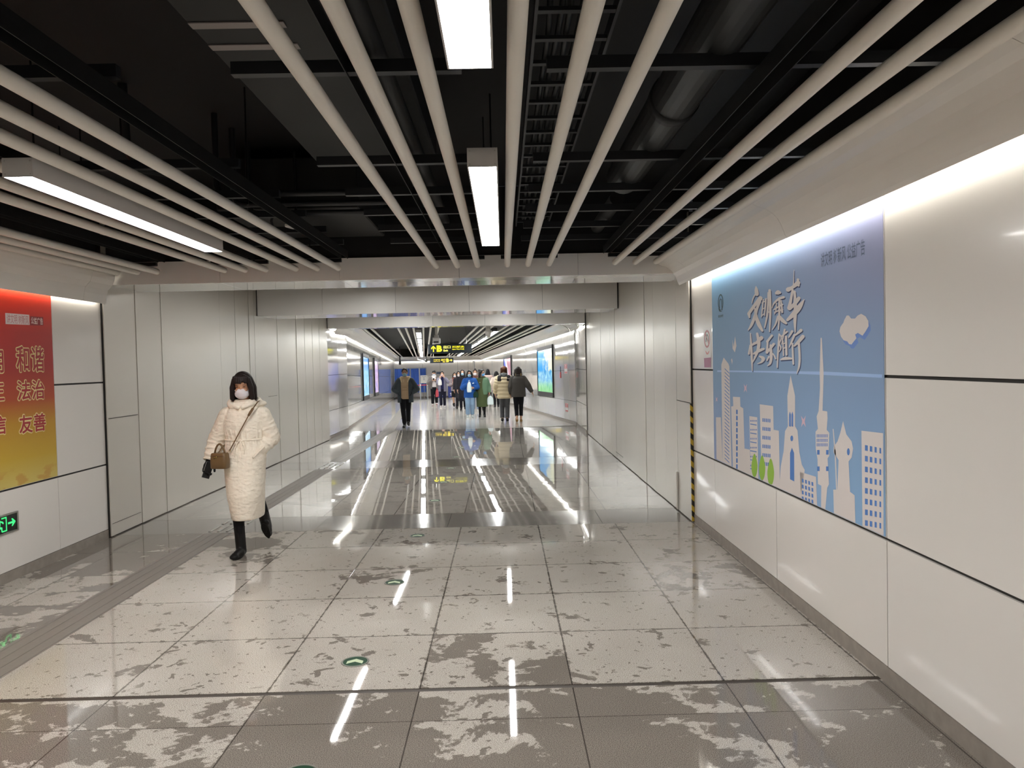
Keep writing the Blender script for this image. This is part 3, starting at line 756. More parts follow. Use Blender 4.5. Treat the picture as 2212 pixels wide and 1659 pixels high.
blds = [[(225,885),(252,885),(262,1136),(228,1118)], [(255,590),(268,550),(295,585),(300,600),(312,1160),(262,1135)],
        [(310,825),(322,822),(320,770),(360,772),(362,825),(378,835),(385,1060),(415,1066),(420,1218),(320,1164)],
        [(412,878),(456,885),(463,1240),(420,1218)], [(470,812),(545,822),(548,955),(577,960),(584,1302),(482,1250)],
        [(643,650),(668,765),(668,935),(682,960),(692,1080),(706,1150),(722,1180),(700,1362),(580,1300),(588,1160),(604,1075),(612,962),(628,935),(625,765)],
        [(695,1190),(785,1218),(792,1410),(702,1362)],
        [(811,440),(818,440),(828,640),(826,720),(822,848),(848,852),(850,890),(845,955),(860,972),(856,1062),(860,1100),(850,1115),(858,1260),(848,1280),(838,1432),(814,1420),(815,1268),(796,1258),(794,1120),(784,1060),(783,965),(796,950),(789,880),(800,850),(808,720),(806,640)],
        [(937,905),(955,980),(985,1020),(993,1060),(985,1110),(968,1132),(976,1302),(1002,1322),(1006,1512),(886,1455),(882,1290),(905,1290),(912,1124),(884,1082),(884,1050),(906,1020),(922,970)],
        [(1040,960),(1161,974),(1164,1580),(1046,1530)]]
for i, b in enumerate(blds):
    m1 = MB(); SB.poly(m1, b, 0.0009)
    m2 = MB()
    if i == 1:
        for k in range(26):
            v = 610+20*k; SB.poly(m2, [(274,v),(300,v+26),(300,v+31),(274,v+5)], 0.0013)
    if i == 2:
        for k in range(10): SB.poly(m2, [(338,842+34*k),(347,843+34*k),(347,868+34*k),(338,867+34*k)], 0.0013)
    if i == 3:
        for k in range(6): SB.poly(m2, [(417,920+50*k),(453,926+50*k),(453,931+50*k),(417,925+50*k)], 0.0013)
        for k in range(6):
            for j in range(5): SB.poly(m2, [(418+8*j,900+50*k),(422+8*j,901+50*k),(422+8*j,910+50*k),(418+8*j,909+50*k)], 0.0013)
    if i == 4:
        for k in range(6):
            for j in range(5): SB.poly(m2, [(486+9.5*j,890+49*k+j),(492+9.5*j,890+49*k+j),(492+9.5*j,910+49*k+j),(486+9.5*j,910+49*k+j)], 0.0013)
    if i == 5:
        for a in (640, 653): SB.poly(m2, [(a-5,935),(a-5,870),(a,852),(a+5,870),(a+5,938)], 0.0013)
        SB.ellipse(m2, 650, 1003, 8, 16, 0.0013); SB.poly(m2, [(640,1232),(640,1085),(651,1055),(663,1085),(664,1244)], 0.0013)
    if i == 6:
        for k in range(5):
            for j in range(4): SB.poly(m2, [(706+18*j,1228+33*k+6*j),(716+18*j,1231+33*k+6*j),(717+18*j,1252+33*k+6*j),(707+18*j,1249+33*k+6*j)], 0.0013)
    if i == 7:
        for v in (980, 1005, 1030):
            for j in range(8): SB.poly(m2, [(790+8*j,v),(794+8*j,v),(794+8*j,v+18),(790+8*j,v+18)], 0.0013)
        for v in (1068, 1160): 
            for a in (792, 842): SB.poly(m2, [(a,v),(a+14,v),(a+14,v+26),(a,v+26)], 0.0013)
    if i == 8:
        SB.ellipse(m2, 967, 1078, 8, 20, 0.0013); m3 = MB(); SB.poly(m3, [(879,950),(884,950),(897,1100),(904,1290),(898,1290),(890,1100)], 0.0009); build('paper_spear', m3, M_PAPERCUT, mu)
    if i == 9:
        for k in range(8):
            for j in range(4): SB.poly(m2, [(1060+27*j,1040+60*k+5*j),(1076+25*j,1043+60*k+5*j),(1076+25*j,1074+60*k+5*j),(1060+27*j,1071+60*k+5*j)], 0.0013)
    m1.add(m2.v, m2.f, 1); build('paper_building', m1, [M_PAPERCUT, M_WINDOW], mu)
for u, v, w, h in ((441,1155,17,66), (484,1168,18,70), (532,1192,19,76)):
    m1 = MB(); SB.poly(m1, [(u+w*math.cos(a)*(1-0.35*max(0, -math.sin(a))), v+h*math.sin(a)) for a in [2*math.pi*i/24 for i in range(24)]], 0.0016)
    o = build('paper_tree', m1, M_LEAFINK, mu)
    m2 = MB(); SB.poly(m2, [(u,v+h-16),(u+4,v+h-16),(u+4,v+h+8),(u,v+h+8)], 0.0012); build('paper_trunk', m2, M_GREYINK, o)
for u, v, w, h in ((390,722,9,24), (715,908,13,32), (229,785,5,14)):
    m1 = MB(); SB.poly(m1, [(u-w,v-h),(u,v-h*.35),(u+w,v-h),(u+w*.55,v),(u+w,v+h),(u,v+h*.35),(u-w,v+h),(u-w*.55,v)], 0.0011); build('paper_butterfly', m1, M_PINKINK, mu)
for pts in ([(318,450),(324,490),(332,432),(340,485),(331,522),(318,500)], [(310,560),(315,555),(318,570),(315,590)]):
    m1 = MB(); SB.poly(m1, pts, 0.0011); build('paper_dove', m1, M_PAPERCUT, mu)
m1 = MB(); n = 36
for i in range(n):
    a, b = 2*math.pi*i/n, 2*math.pi*(i+1)/n
    if not (math.radians(60) < a < math.radians(85)):
        SA.poly(m1, [(300+30*math.cos(a),492+95*math.sin(a)),(300+30*math.cos(b),492+95*math.sin(b)),(300+22*math.cos(b),492+80*math.sin(b)),(300+22*math.cos(a),492+80*math.sin(a))], 0.0011)
SA.strokes(m1, [[(288,555,7),(287,500,7),(293,462,8),(302,452,8),(311,470,8),(313,530,7),(318,575,7)], [(280,560,9),(290,590,10),(310,590,8)]], 0.0011)
build('round_emblem', m1, M_DARKINK, mu)
UY, UZ = Vector((0, -1, 0)), Vector((0, 0, 1))      # reading direction on this wall
def wall_text(mb, text, sh, ua, va, ub, vb, d, bold=0.0, spacing=1.0, spread=0.0):
    a, b = sh.p(ua, vb, d), sh.p(ub, va, d)
    dy = b.y-a.y
    letters(mb, text, a, Vector((0, 1 if dy > 0 else -1, 0)), UZ, abs(dy), abs(b.z-a.z), bold, spacing, 0, spread)
m1 = MB(); wall_text(m1, '青岛地铁', SA, 273, 625, 330, 668, 0.0011, 0.01); wall_text(m1, 'QINGDAO METRO', SA, 275, 678, 330, 688, 0.0011)
build('small_lettering', m1, M_DARKINK, mu)
m1 = MB(); a = on_x(1775, 577, XR)-MO; b = on_x(1870, 532, XR)-MO
letters(m1, '讲文明 树新风 公益广告', (-0.0041, a.y, a.z-0.005), UY, UZ, a.y-b.y, 0.088, 0.012)
build('notice_lettering', m1, M_GREYINK, mu)

# no-smoking sheet beside the mural
NO = Vector((XR, 7.28, 1.6))
ns = thing('warning_sticker', 'narrow white warning sheet with a red ring on the glossy panel beside the blue mural', 'sticker', T(NO))
SN = Sheet(XR-0.002, NO, (1220, 560), 6.506, 1)
mb = MB(); SN.poly(mb, [(1950,965),(2056,960),(2056,1528),(1960,1522)], 0.0); build('sticker_sheet', mb, mat('sticker_white', '#d9d5d3', 0.25), ns)
mb = MB(); SN.poly(mb, [(1957,1390),(2054,1380),(2054,1520),(1962,1520)], 0.0006); build('printed_label', mb, mat('sticker_magenta', '#9c3a6c', 0.3), ns)
mb = MB()
for i in range(24):
    a, b = 2*math.pi*i/24, 2*math.pi*(i+1)/24
    SN.poly(mb, [(2000+42*math.cos(a),1120+125*math.sin(a)),(2000+42*math.cos(b),1120+125*math.sin(b)),(2000+31*math.cos(b),1120+98*math.sin(b)),(2000+31*math.cos(a),1120+98*math.sin(a))], 0.0006)
SN.strokes(mb, [[(1972,1040,9),(2028,1200,9)]], 0.0008); build('ban_ring', mb, mat('sticker_red', '#a3242c', 0.3), ns)
mb = MB(); SN.strokes(mb, [[(1985,1160,9),(1995,1060,9),(2015,1090,9),(2018,1170,9)]], 0.0004); build('ban_symbol', mb, M_BLACK, ns)
mb = MB(); SN.strokes(mb, [[(1980,1290,8),(2005,1330,22),(2030,1290,8)]], 0.0006); build('red_mark', mb, mat('sticker_soft_red', '#b5504e', 0.3), ns)

# yellow and black tape on the edge of the gate panel
tp = thing('hazard_tape', 'vertical yellow and black striped tape on the gate panel edge by the mural', 'tape', T((1.931, 7.884, 0.0)))
def stripes():
    t = NT('hazard_stripes'); co = t.objco(); s = t.t.nodes.new('ShaderNodeSeparateXYZ'); t.l(co, s.inputs[0])
    k = t.math('FRACT', t.math('DIVIDE', t.math('ADD', s.outputs[2], t.math('MULTIPLY', s.outputs[0], 1.0)), 0.115))
    t.l(t.mix(t.step(k, 0.49, 0.51), lin('#b99a2c'), lin('#191714')), t.b.inputs['Base Color']); t.b.inputs['Roughness'].default_value = 0.4
    return t.mat
M_HAZ = stripes()
build('tape_strip', MB().box(-0.0125, 0.0125, 0.0, 0.0015, 0.015, 1.235), M_HAZ, tp)
build('tape_fold', MB().box(-0.0142, -0.0126, 0.0, 0.02, 0.015, 1.235), M_HAZ, tp)
# loose kick strip and service flaps drawn as thin trims on the gate panels
for (M, mbx, lab) in ((T((BR, 7.9, 0)), MB().box(-0.004, 0.0, 0.0, 0.6, 1.236, 1.242), 0), (T((BL, 7.86, 0)), MB().box(0, 0.004, 0.0, 0.62, 1.212, 1.218), 0),
                      (T((BL, 7.86, 0)), MB().box(0, 0.003, 0.0, 0.62, 0.136, 0.139), 0), (T((BR, 12.45, 0)), MB().box(-0.003, 0.0, 0.0, 0.8, 0.11, 0.115), 0), (T((BL, 13.2, 0)), MB().box(0, 0.003, 0.0, 0.5, 1.2, 1.205), 0)):
    struct('trim_14', mbx, M_GAP, M)
tag(build('kick_strip', MB().bbox(-0.016, 0, 0, 0.03, 0, 0.42, 0.003), mat('white_strip', '#dedad2', 0.4), None, T((BR, 8.5, 0.02)))
    , 'short white upright strip at the foot of the gate panel near the striped tape', 'strip')

# red poster
PO = Vector((XL, 5.3, 0.762))
def red_paper():
    t = NT('red_poster_paper'); co = t.objco(); s = t.t.nodes.new('ShaderNodeSeparateXYZ'); t.l(co, s.inputs[0])
    v = t.math('DIVIDE', s.outputs[2], 1.6, clamp=True)
    nz = t.noise(t.scaled(co, 1, 1.6, 4), 2.6, 3.0)
    c = t.ramp(v, [(0.0, '#cdbb6a'), (0.14, '#c2a13a'), (0.32, '#b98b2c'), (0.45, '#a9492a'), (0.62, '#a22e2b'), (0.8, '#b33029'), (0.93, '#e23a26'), (1.0, '#ea4a2c')])
    k = t.math('MULTIPLY', t.step(nz.outputs[0], 0.52, 0.62), t.math('SUBTRACT', 1.0, t.step(v, 0.04, 0.11)))
    t.l(t.mix(t.math('MULTIPLY', k, 0.5), c, lin('#b5742c')), t.b.inputs['Base Color']); t.b.inputs['Roughness'].default_value = 0.45; t.b.inputs['Specular IOR Level'].default_value = 0.3
    return t.mat
rp = thing('red_poster', 'red and yellow slogan poster with paired red characters on the near wall', 'poster', T(PO))
build('printed_sheet', MB().box(0.001, 0.003, -1.5, 1.68, 0.0, 1.66), red_paper(), rp)
SP = Sheet(XL+0.003, PO, (0, 0), 1.0, -1)
M_GLOW = mat('poster_pale_yellow_ink', '#e6d596', 0.5); M_REDINK = mat('poster_red_ink', '#a1252a', 0.5)
for text, ua, va, ub, vb in (('和谐', 36, 750, 93, 803), ('法治', 38, 821, 94, 865), ('友善', 42, 892, 97, 937), ('文明', -54, 755, 5, 806), ('公正', -52, 826, 7, 870), ('诚信', -50, 898, 11, 945)):
    for k, (bold, m, d, g) in enumerate(((0.0, M_GLOW, 0.0004, 0.013), (0.0, M_REDINK, 0.0026, 0.0035))):
        mb = MB(); wall_text(mb, text, SP, ua, va, ub, vb, d, bold, 1.06, g)
        build(('character_glow', 'character_pair')[k], mb, m, rp)
mb = MB(); SP.poly(mb, [(11,676),(63,680),(64,702),(12,700)], 0.0005); lb = build('white_label', mb, mat('poster_white_ink', '#e3d6d4', 0.5), rp)
mb = MB(); wall_text(mb, '讲文明 树新风', SP, 15, 682, 61, 698, 0.001, 0.01); build('label_lettering', mb, mat('poster_pink_ink', '#c98e92', 0.5), lb)
mb = MB(); SP.poly(mb, [(65,683),(93,685),(94,703),(65,703)], 0.0005); lb = build('red_label', mb, mat('poster_dark_red_ink', '#8f2024', 0.5), rp)
mb = MB(); wall_text(mb, '公益广告', SP, 67, 687, 92, 700, 0.001, 0.02); build('label_lettering', mb, mat('poster_cream_ink', '#e8cfc6', 0.5), lb)

# low wall exit sign, half in the picture
EO = Vector((XL, 6.2, 0.40))
ex = thing('exit_sign', 'small lit green exit sign, silver frame, low on the wall under the red poster', 'exit sign', T(EO))
M_SIGNG = mat('lit_green', '#1fd45a', 0.4, emit=(0.05, 0.85, 0.22), power=0.42)
fr = MB()
for a in ((-0.19, 0.19, 0.0, 0.012), (-0.19, 0.19, 0.148, 0.16)): fr.bbox(0.0, 0.014, a[0], a[1], a[2], a[3], 0.002)
for a in ((-0.19, -0.176), (0.172, 0.19)): fr.bbox(0.0, 0.014, a[0], a[1], 0.012, 0.148, 0.002)
build('frame', fr, M_STEEL, ex)
build('sign_panel', MB().box(0.0005, 0.006, -0.176, 0.172, 0.012, 0.148), mat('sign_black', '#07130d', 0.3), ex)
def flat_yz(polys, x): 
    mb = MB()
    for p in polys: mb.flat([(x, a, b) for a, b in p])
    return mb
def arrow_poly(cx, cz, s, d):
    """block arrow, d is the pointing direction in radians"""
    pts = [(-1, -.16), (.15, -.16), (-.12, -.62), (.2, -.62), (.95, 0), (.2, .62), (-.12, .62), (.15, .16), (-1, .16)]
    c, q = math.cos(d), math.sin(d)
    return [(cx+s*(u*c-v*q), cz+s*(u*q+v*c)) for u, v in pts]
build('arrow', flat_yz([arrow_poly(0.11, 0.08, 0.05, 0)], 0.0068), M_SIGNG, ex)
door = [[(-0.02,0.022),(0.045,0.022),(0.045,0.138),(-0.02,0.138),(-0.02,0.128),(0.033,0.128),(0.033,0.032),(-0.02,0.032)]]
build('door_symbol', flat_yz(door, 0.0066), M_SIGNG, ex)
man = [[(-0.05+0.014*math.cos(a), 0.122+0.014*math.sin(a)) for a in [2*math.pi*i/14 for i in range(14)]],
       [(-0.07,0.105),(-0.03,0.108),(0.0,0.085),(0.008,0.094),(-0.004,0.108),(-0.03,0.116),(-0.07,0.114)],
       [(-0.062,0.11),(-0.03,0.11),(-0.04,0.066),(-0.075,0.066)], [(-0.075,0.11),(-0.1,0.09),(-0.1,0.07),(-0.09,0.07),(-0.088,0.085),(-0.066,0.1)],
       [(-0.06,0.07),(-0.04,0.07),(-0.012,0.062),(-0.012,0.03),(-0.026,0.03),(-0.026,0.05),(-0.06,0.055)], [(-0.075,0.07),(-0.055,0.068),(-0.072,0.04),(-0.11,0.04),(-0.11,0.053),(-0.082,0.053)]]
build('running_symbol', flat_yz(man, 0.0067), M_SIGNG, ex)

# ------------------------------------------------------------------ floor fittings
ar = thing('floor_arrow', 'x', 'floor marker')
build('steel_ring', MB().lathe([(0.069, 0.0), (0.080, 0.0), (0.080, 0.002), (0.078, 0.0035), (0.071, 0.0035), (0.069, 0.002), (0.069, 0.0)], n=40, caps=False), mat('dull_ring_steel', '#77776f', 0.45, 0.9), ar)
build('green_disc', MB().lathe([(0.0005, -0.001), (0.069, -0.001), (0.069, 0.0018), (0.0005, 0.0018)], n=40), mat('disc_green', '#133a25', 0.5, spec=0.12), ar)
mb = MB(); mb.flat([(-0.046, -0.036, 0.0024), (0.0, -0.006, 0.0024), (0.046, -0.036, 0.0024), (0.046, 0.004, 0.0024), (0.0, 0.036, 0.0024), (-0.046, 0.004, 0.0024)])
build('chevron', mb, mat('pale_green_chevron', '#b9c8a8', 0.6, spec=0.15), ar)
for i, y in enumerate((3.17, 4.38, 5.97, 7.59, 9.53, 11.0, 12.46, 13.93, 15.5, 17.1, 18.7)):
    lab = 'green floor disc with a pale chevron, %s along the row from the camera' % ordw(i)
    M = T((-0.888, y, 0.0))
    if i == 0: ar.matrix_local = M; ar['label'] = lab; ar['group'] = 'green floor discs'
    else: copy_tree(ar, M, lab, 'green floor discs')
# guide strip for the blind: ribbed stone, steel ribs on the bands and beyond
def ribs(y0, y1): 
    mb = MB().box(-0.15, 0.15, y0, y1, -0.01, 0.0015)
    for k in range(4): mb.bbox(-0.1275+0.085*k-0.012, -0.1275+0.085*k+0.012, y0+0.01, y1-0.01, 0.0015, 0.0042, 0.001)
    return mb
M_TACT2 = mat('pale_tactile_strip', '#8a857e', 0.3, grain=(30, 0.1))
tag(build('tactile_strip', ribs(Y0, 3.95), M_TACT, None, T((-2.93, 0, 0))), 'grey ribbed guide strip in the floor before the dark joint', 'guide strip')
tag(build('tactile_strip', ribs(4.0, 7.93), M_TACT, None, T((-2.99, 0, 0))), 'grey ribbed guide strip in the floor between the dark joint and the first stone band', 'guide strip')
tag(build('tactile_strip', ribs(8.7, 12.68), M_TACT, None, T((-2.99, 0, 0))), 'grey ribbed guide strip in the floor between the two stone bands', 'guide strip')
tag(build('tactile_strip', ribs(13.63, CY), M_TACT2, None, T((-2.975, 0, 0))), 'pale ribbed guide strip in the floor beyond the second stone band', 'guide strip')
tag(build('tactile_strip', ribs(0.2, 26.2), M_TACT2, None, MC @ T((-1.9, 0, 0))), 'pale ribbed guide strip along the sloping far floor', 'guide strip')
b0 = build('tactile_bar', MB().bbox(-0.014, 0.014, -0.14, 0.14, 0.0, 0.006, 0.0025), M_STEEL)
k = 0
for bn, ya in (('nearer', 7.97), ('farther', 12.74)):
    for r in range(2):
        for c in range(4):
            o = b0 if k == 0 else b0.copy()
            if k: col.objects.link(o)
            o.matrix_local = T((-3.10+0.09*c, ya+0.17+0.38*r, 0.0)); k += 1
            tag(o, '%s steel bar from the wall in the %s row of the %s stone band' % (ordw(c), ('near', 'back')[r], bn), 'floor bar', 'steel guide bars on the stone bands')

# ------------------------------------------------------------------ hanging signs
M_SIGN = mat('sign_navy', '#0f1a24', 0.3)
M_YEL = mat('lit_yellow', '#e8dd1c', 0.4, emit=(0.86, 0.80, 0.02), power=0.40)
M_YELC = mat('lit_pale_yellow', '#eee26a', 0.4, emit=(0.9, 0.84, 0.20), power=0.42)
M_AMB = mat('lit_amber', '#e9cf3a', 0.4, emit=(0.95, 0.72, 0.06), power=0.42)
def hang_sign(label, x0, x1, y, z0, z1, rods, items, arrow, mats):
    w, h = x1-x0, z1-z0
    t = thing('exit_sign', label, 'exit sign', MC @ T((x0, y, z0)))
    build('sign_panel', MB().bbox(0, w, -0.03, 0.03, 0, h, 0.006), M_SIGN, t)
    build('side_plate', MB().box(0.0, 0.018, -0.031, 0.031, 0, h), mat('sign_edge', '#39434d', 0.4), t)
    for r in rods: build('hanger_rod', MB().tube((r*w, 0, h), (r*w, 0, 3.30-z0), 0.014, n=8), M_STEEL, t)
    for text, u0, u1, v0, v1, bold, m in items:
        mb = MB(); letters(mb, text, (u0*w, -0.0312, v0*h), (1, 0, 0), (0, 0, 1), (u1-u0)*w, (v1-v0)*h, bold)
        build('lettering', mb, mats[m], t)
    u, v, s, d = arrow
    mb = MB(); c, q = math.cos(d), math.sin(d)
    pts = [(-1, -.17), (.3, -.17), (-.2, -.66), (.2, -.78), (.98, 0), (.2, .78), (-.2, .66), (.3, .17), (-1, .17)]
    mb.flat([(u*w+s*(a*c-b*q), -0.0312, v*h+s*(a*q+b*c)) for a, b in pts]); build('arrow', mb, mats[0], t)
hang_sign('hanging exit sign reading B with an arrow pointing up, over the crowd', -0.80, 0.67, 6.0, 2.15, 2.46, (0.12, 0.88),
    [('B', 0.198, 0.318, 0.18, 0.87, 0.055, 0), ('出口', 0.35, 0.515, 0.52, 0.85, 0.025, 1), ('Exit', 0.35, 0.455, 0.2, 0.42, 0.03, 1), ('漓江西路(南)', 0.55, 0.823, 0.54, 0.8, 0.022, 0), ('Lijiang West Rd.(S)', 0.55, 0.823, 0.33, 0.5, 0.02, 0)],
    (0.123, 0.52, 0.105, math.pi/2), (M_YEL, M_YELC))
hang_sign('farther hanging exit sign reading B, its arrow pointing to the side', -0.65, 0.54, 19.0, 2.07, 2.33, (0.15, 0.83),
    [('B', 0.685, 0.805, 0.14, 0.84, 0.05, 0), ('出口', 0.475, 0.65, 0.42, 0.8, 0.03, 0), ('Exit', 0.545, 0.645, 0.13, 0.34, 0.03, 0), ('漓江西路(南)', 0.155, 0.43, 0.5, 0.72, 0.03, 0), ('Lijiang West Rd.', 0.155, 0.43, 0.24, 0.4, 0.03, 0)],
    (0.885, 0.5, 0.075, 0.0), (M_AMB, M_AMB))

# ------------------------------------------------------------------ light boxes on the far walls
def screen_mat(name, kind, y0, z0, w, h, power):
    t = NT(name); co = t.objco(); s = t.t.nodes.new('ShaderNodeSeparateXYZ'); t.l(co, s.inputs[0])
    u = t.math('DIVIDE', s.outputs[1], w, clamp=True); v = t.math('DIVIDE', s.outputs[2], h, clamp=True)
    n1 = t.noise(t.scaled(co, 1, 1.6, 3.2), 1.5, 5.0, 0.6, 0.4).outputs[0]; n2 = t.noise(co, 5.5, 5.0, 0.65, 0.3).outputs[0]; n3 = t.noise(t.scaled(co, 1, 7, 1.6), 2.4, 4.0).outputs[0]
    if kind == 'lake':
        sky = t.mix(t.step(t.math('ADD', n1, t.math('MULTIPLY', t.math('SUBTRACT', u, 0.5), -0.75)), 0.42, 0.72), lin('#38a8ee'), lin('#f2f4d2'))
        water = t.mix(t.step(n2, 0.42, 0.62), lin('#2f9ad6'), lin('#a9dfe8'))
        reed = t.mix(t.step(n3, 0.42, 0.6), lin('#a8dfae'), lin('#5fbe63'))
        c = t.mix(t.step(t.math('ADD', v, t.math('MULTIPLY', n2, 0.3)), 0.62, 0.68), water, sky)
        c = t.mix(t.step(t.math('ADD', v, t.math('MULTIPLY', t.math('SUBTRACT', n3, 0.5), 0.5)), 0.30, 0.12), c, reed)
    elif kind == 'blue':
        c = t.mix(t.step(n2, 0.45, 0.6), lin('#7fc4f2'), lin('#c8eaf4')); c = t.mix(t.math('MULTIPLY', t.step(n1, 0.55, 0.7), 0.6), c, lin('#5fa89a'))
        c = t.mix(t.step(v, 0.62, 0.8), c, lin('#3a8fe6'))
    elif kind == 'pink':
        c = t.mix(t.step(n2, 0.42, 0.6), lin('#c9a6cf'), lin('#e9d6e6')); c = t.mix(t.step(n1, 0.5, 0.66), c, lin('#8c93d8')); c = t.mix(t.math('MULTIPLY', t.step(n3, 0.56, 0.64), 0.6), c, lin('#b8384e'))
    else:
        k = t.math('ADD', u, t.math('MULTIPLY', t.math('SUBTRACT', v, 0.5), -0.5))
        c = t.ramp(k, [(0.0, '#b98a9c'), (0.36, '#c27f8d'), (0.40, '#f2eef6'), (0.56, '#dfe3f8'), (0.6, '#5f74dc'), (1.0, '#4a5fd0')])
    b = t.b; b.inputs['Base Color'].default_value = (0.02, 0.02, 0.02, 1); t.l(c, b.inputs['Emission Color']); b.inputs['Emission Strength'].default_value = power
    b.inputs['Roughness'].default_value = 0.12
    return t.mat
SCREEN = 0.42
def lightbox(label, side, y0, y1, z0, z1, kind):
    s = side; w, h = y1-y0, z1-z0
    t = thing('light_box', label, 'light box', MC @ T((s*3.0, y0, z0)))
    fr = MB()
    def bx(d, ya, yb, za, zb): fr.bbox(min(0, -s*d), max(0, -s*d), ya, yb, za, zb, 0.008)
    bx(0.05, 0, w, 0, 0.15); bx(0.05, 0, w, h-0.12, h); bx(0.05, 0, 0.05, 0.15, h-0.12); bx(0.05, w-0.05, w, 0.15, h-0.12)
    build('frame', fr, M_BLACK, t)
    d0, d1 = sorted((-s*0.028, -s*0.002))
    sw = w-0.1; sh = h-0.27
    build('lit_screen', MB().box(d0, d1, 0, sw, 0, sh), screen_mat('screen_'+kind, kind, 0, 0, sw, sh, SCREEN), t, T((0, 0.05, 0.15)))
lightbox('large lit light box with a blue lake and green reeds on the red sticker wall', 1, 3.3, 6.5, 0.645, 2.285, 'lake')
lightbox('narrow blue and pink light box farther along the red sticker wall', 1, 14.7, 17.9, 0.645, 2.285, 'wave')
lightbox('light blue light box on the far wall beside the person in the dark open jacket', -1, 6.05, 8.75, 0.63, 2.22, 'blue')
lightbox('pinkish light box, the farther one beside the blue curtain', -1, 11.95, 14.5, 0.63, 2.22, 'pink')

# ------------------------------------------------------------------ small things on the red sticker wall
M_SRED = mat('sticker_bright_red', '#b8323a', 0.3); M_SWHT = mat('sticker_pale', '#dcd8d4', 0.3)
for z0, z1, w in ((1.37, 1.64, 'upper'), (0.30, 0.54, 'lower')):
    t = thing('hydrant_sticker', '%s red and white hydrant sticker on the glossy wall' % w, 'sticker', MC @ T((2.998, 1.05, z0)))
    h = z1-z0
    build('sticker_sheet', MB().box(-0.0015, 0, 0, 0.44, 0, h), M_SWHT, t)
    build('red_block', MB().box(-0.003, -0.0016, 0.02, 0.42, h*0.52, h*0.98), M_SRED, t); build('red_band', MB().box(-0.003, -0.0016, 0.02, 0.42, h*0.03, h*0.2), M_SRED, t)
    mb = MB(); mb.flat([(-0.0036, 0.29, h*0.9), (-0.0036, 0.15, h*0.9), (-0.0036, 0.15, h*0.82), (-0.0036, 0.2, h*0.8), (-0.0036, 0.2, h*0.58), (-0.0036, 0.26, h*0.58), (-0.0036, 0.26, h*0.8), (-0.0036, 0.29, h*0.82)]); build('white_symbol', mb, M_SWHT, t)
t = thing('hanging_tag', 'small red tag hanging on a cord beside the lake light box', 'tag', MC @ T((2.998, 2.1, 1.25)))
build('tag_plate', MB().bbox(-0.02, 0, -0.07, 0.07, 0.0, 0.17, 0.004), M_SRED, t); build('cord', MB().tube((-0.006, 0, 0.17), (-0.006, 0, 0.33), 0.008, n=8), M_BLACK, t)
t = thing('socket_plate', 'small pale socket plate low on the panel by the bend', 'socket', T((XR-0.02, 19.45, 0.3)))
build('plate', MB().bbox(-0.01, 0, -0.06, 0.06, 0, 0.12, 0.004), M_WHITE, t); build('socket_face', MB().box(-0.012, -0.0105, -0.03, 0.03, 0.03, 0.09), mat('socket_grey', '#8b8f8a', 0.4), t)
t = thing('socket_plate', 'small socket plate low on the panel past the gate panels, opposite the stickers', 'socket', MC @ T((-2.998, 0.55, 0.32)))
build('plate', MB().bbox(0, 0.01, -0.07, 0.07, 0, 0.13, 0.004), M_WHITE, t); build('socket_face', MB().box(0.0105, 0.012, -0.035, 0.035, 0.03, 0.1), mat('socket_green', '#7f9a86', 0.4), t)

# cameras hanging from the ceiling
t = thing('security_camera', 'white box camera on a rod in front of the hanging B sign', 'camera', T((-1.62, 18.9, 2.19)))
build('camera_body', MB().bbox(-0.085, 0.085, -0.16, 0.16, 0.0, 0.15, 0.02), M_WHITE, t); build('lens_hood', MB().bbox(-0.06, 0.06, -0.175, -0.155, 0.02, 0.06, 0.004), M_BLACK, t)
build('mount_rod', MB().tube((0, 0, 0.15), (0, 0, 1.11), 0.03, n=12), M_WHITE, t, smooth=True, angle=40); build('bracket', MB().bbox(-0.05, 0.05, -0.05, 0.05, 0.14, 0.22, 0.008), M_LAMPBODY, t)
t = thing('security_camera', 'white bullet camera under the last lintel near the far lamps', 'camera', T((-0.34, 18.3, 2.42)))
build('camera_body', MB().lathe([(0.02, -0.13), (0.062, -0.12), (0.075, -0.02), (0.07, 0.07), (0.05, 0.1)], n=20).moved(Matrix.Rotation(math.radians(60), 4, 'X')), M_WHITE, t, smooth=True, angle=40)
build('mount_arm', MB().bbox(-0.06, 0.06, -0.03, 0.05, 0.03, 0.15, 0.012), M_WHITE, t); build('side_box', MB().bbox(0.09, 0.22, -0.05, 0.08, 0.02, 0.1, 0.01), M_BLACK, t); build('link_arm', MB().tube((0.04, 0, 0.06), (0.11, 0, 0.06), 0.015, n=8), M_BLACK, t); build('hanger_rod', MB().tube((0, 0, 0.1), (0, 0, 0.88), 0.02, n=10), M_WHITE, t)
# ------------------------------------------------------------------ the far end: curtain screen, belt barriers, boards
M_CURT = mat('blue_curtain_cloth', '#4a74d6', 0.8, bumpy=(40, 0.1)); M_CHROME = mat('frame_tube', '#aeb2b4', 0.3, 0.8)
t = thing('curtain_screen', 'wheeled metal frame screen with two bright blue curtains at the end wall', 'screen', MC @ T((-2.9, 30.6, 0)))
W = 2.08
fr = MB()
for x in (0.0, 1.04, W):
    fr.tube((x, 0, 0.1), (x, 0, 2.0), 0.022, n=10)
for z in (2.0, 0.36): fr.tube((0, 0, z), (W, 0, z), 0.018, n=10)
build('frame', fr, M_CHROME, t, smooth=True, angle=40)
for x in (0.0, 1.04, W):
    ft = build('foot_bar', MB().tube((x, -0.25, 0.09), (x, 0.25, 0.09), 0.018, n=8), M_CHROME, t)
    for y in (-0.24, 0.24): build('castor', MB().tube((x-0.012, y, 0.035), (x+0.012, y, 0.035), 0.035, n=14), M_BLACK, ft)
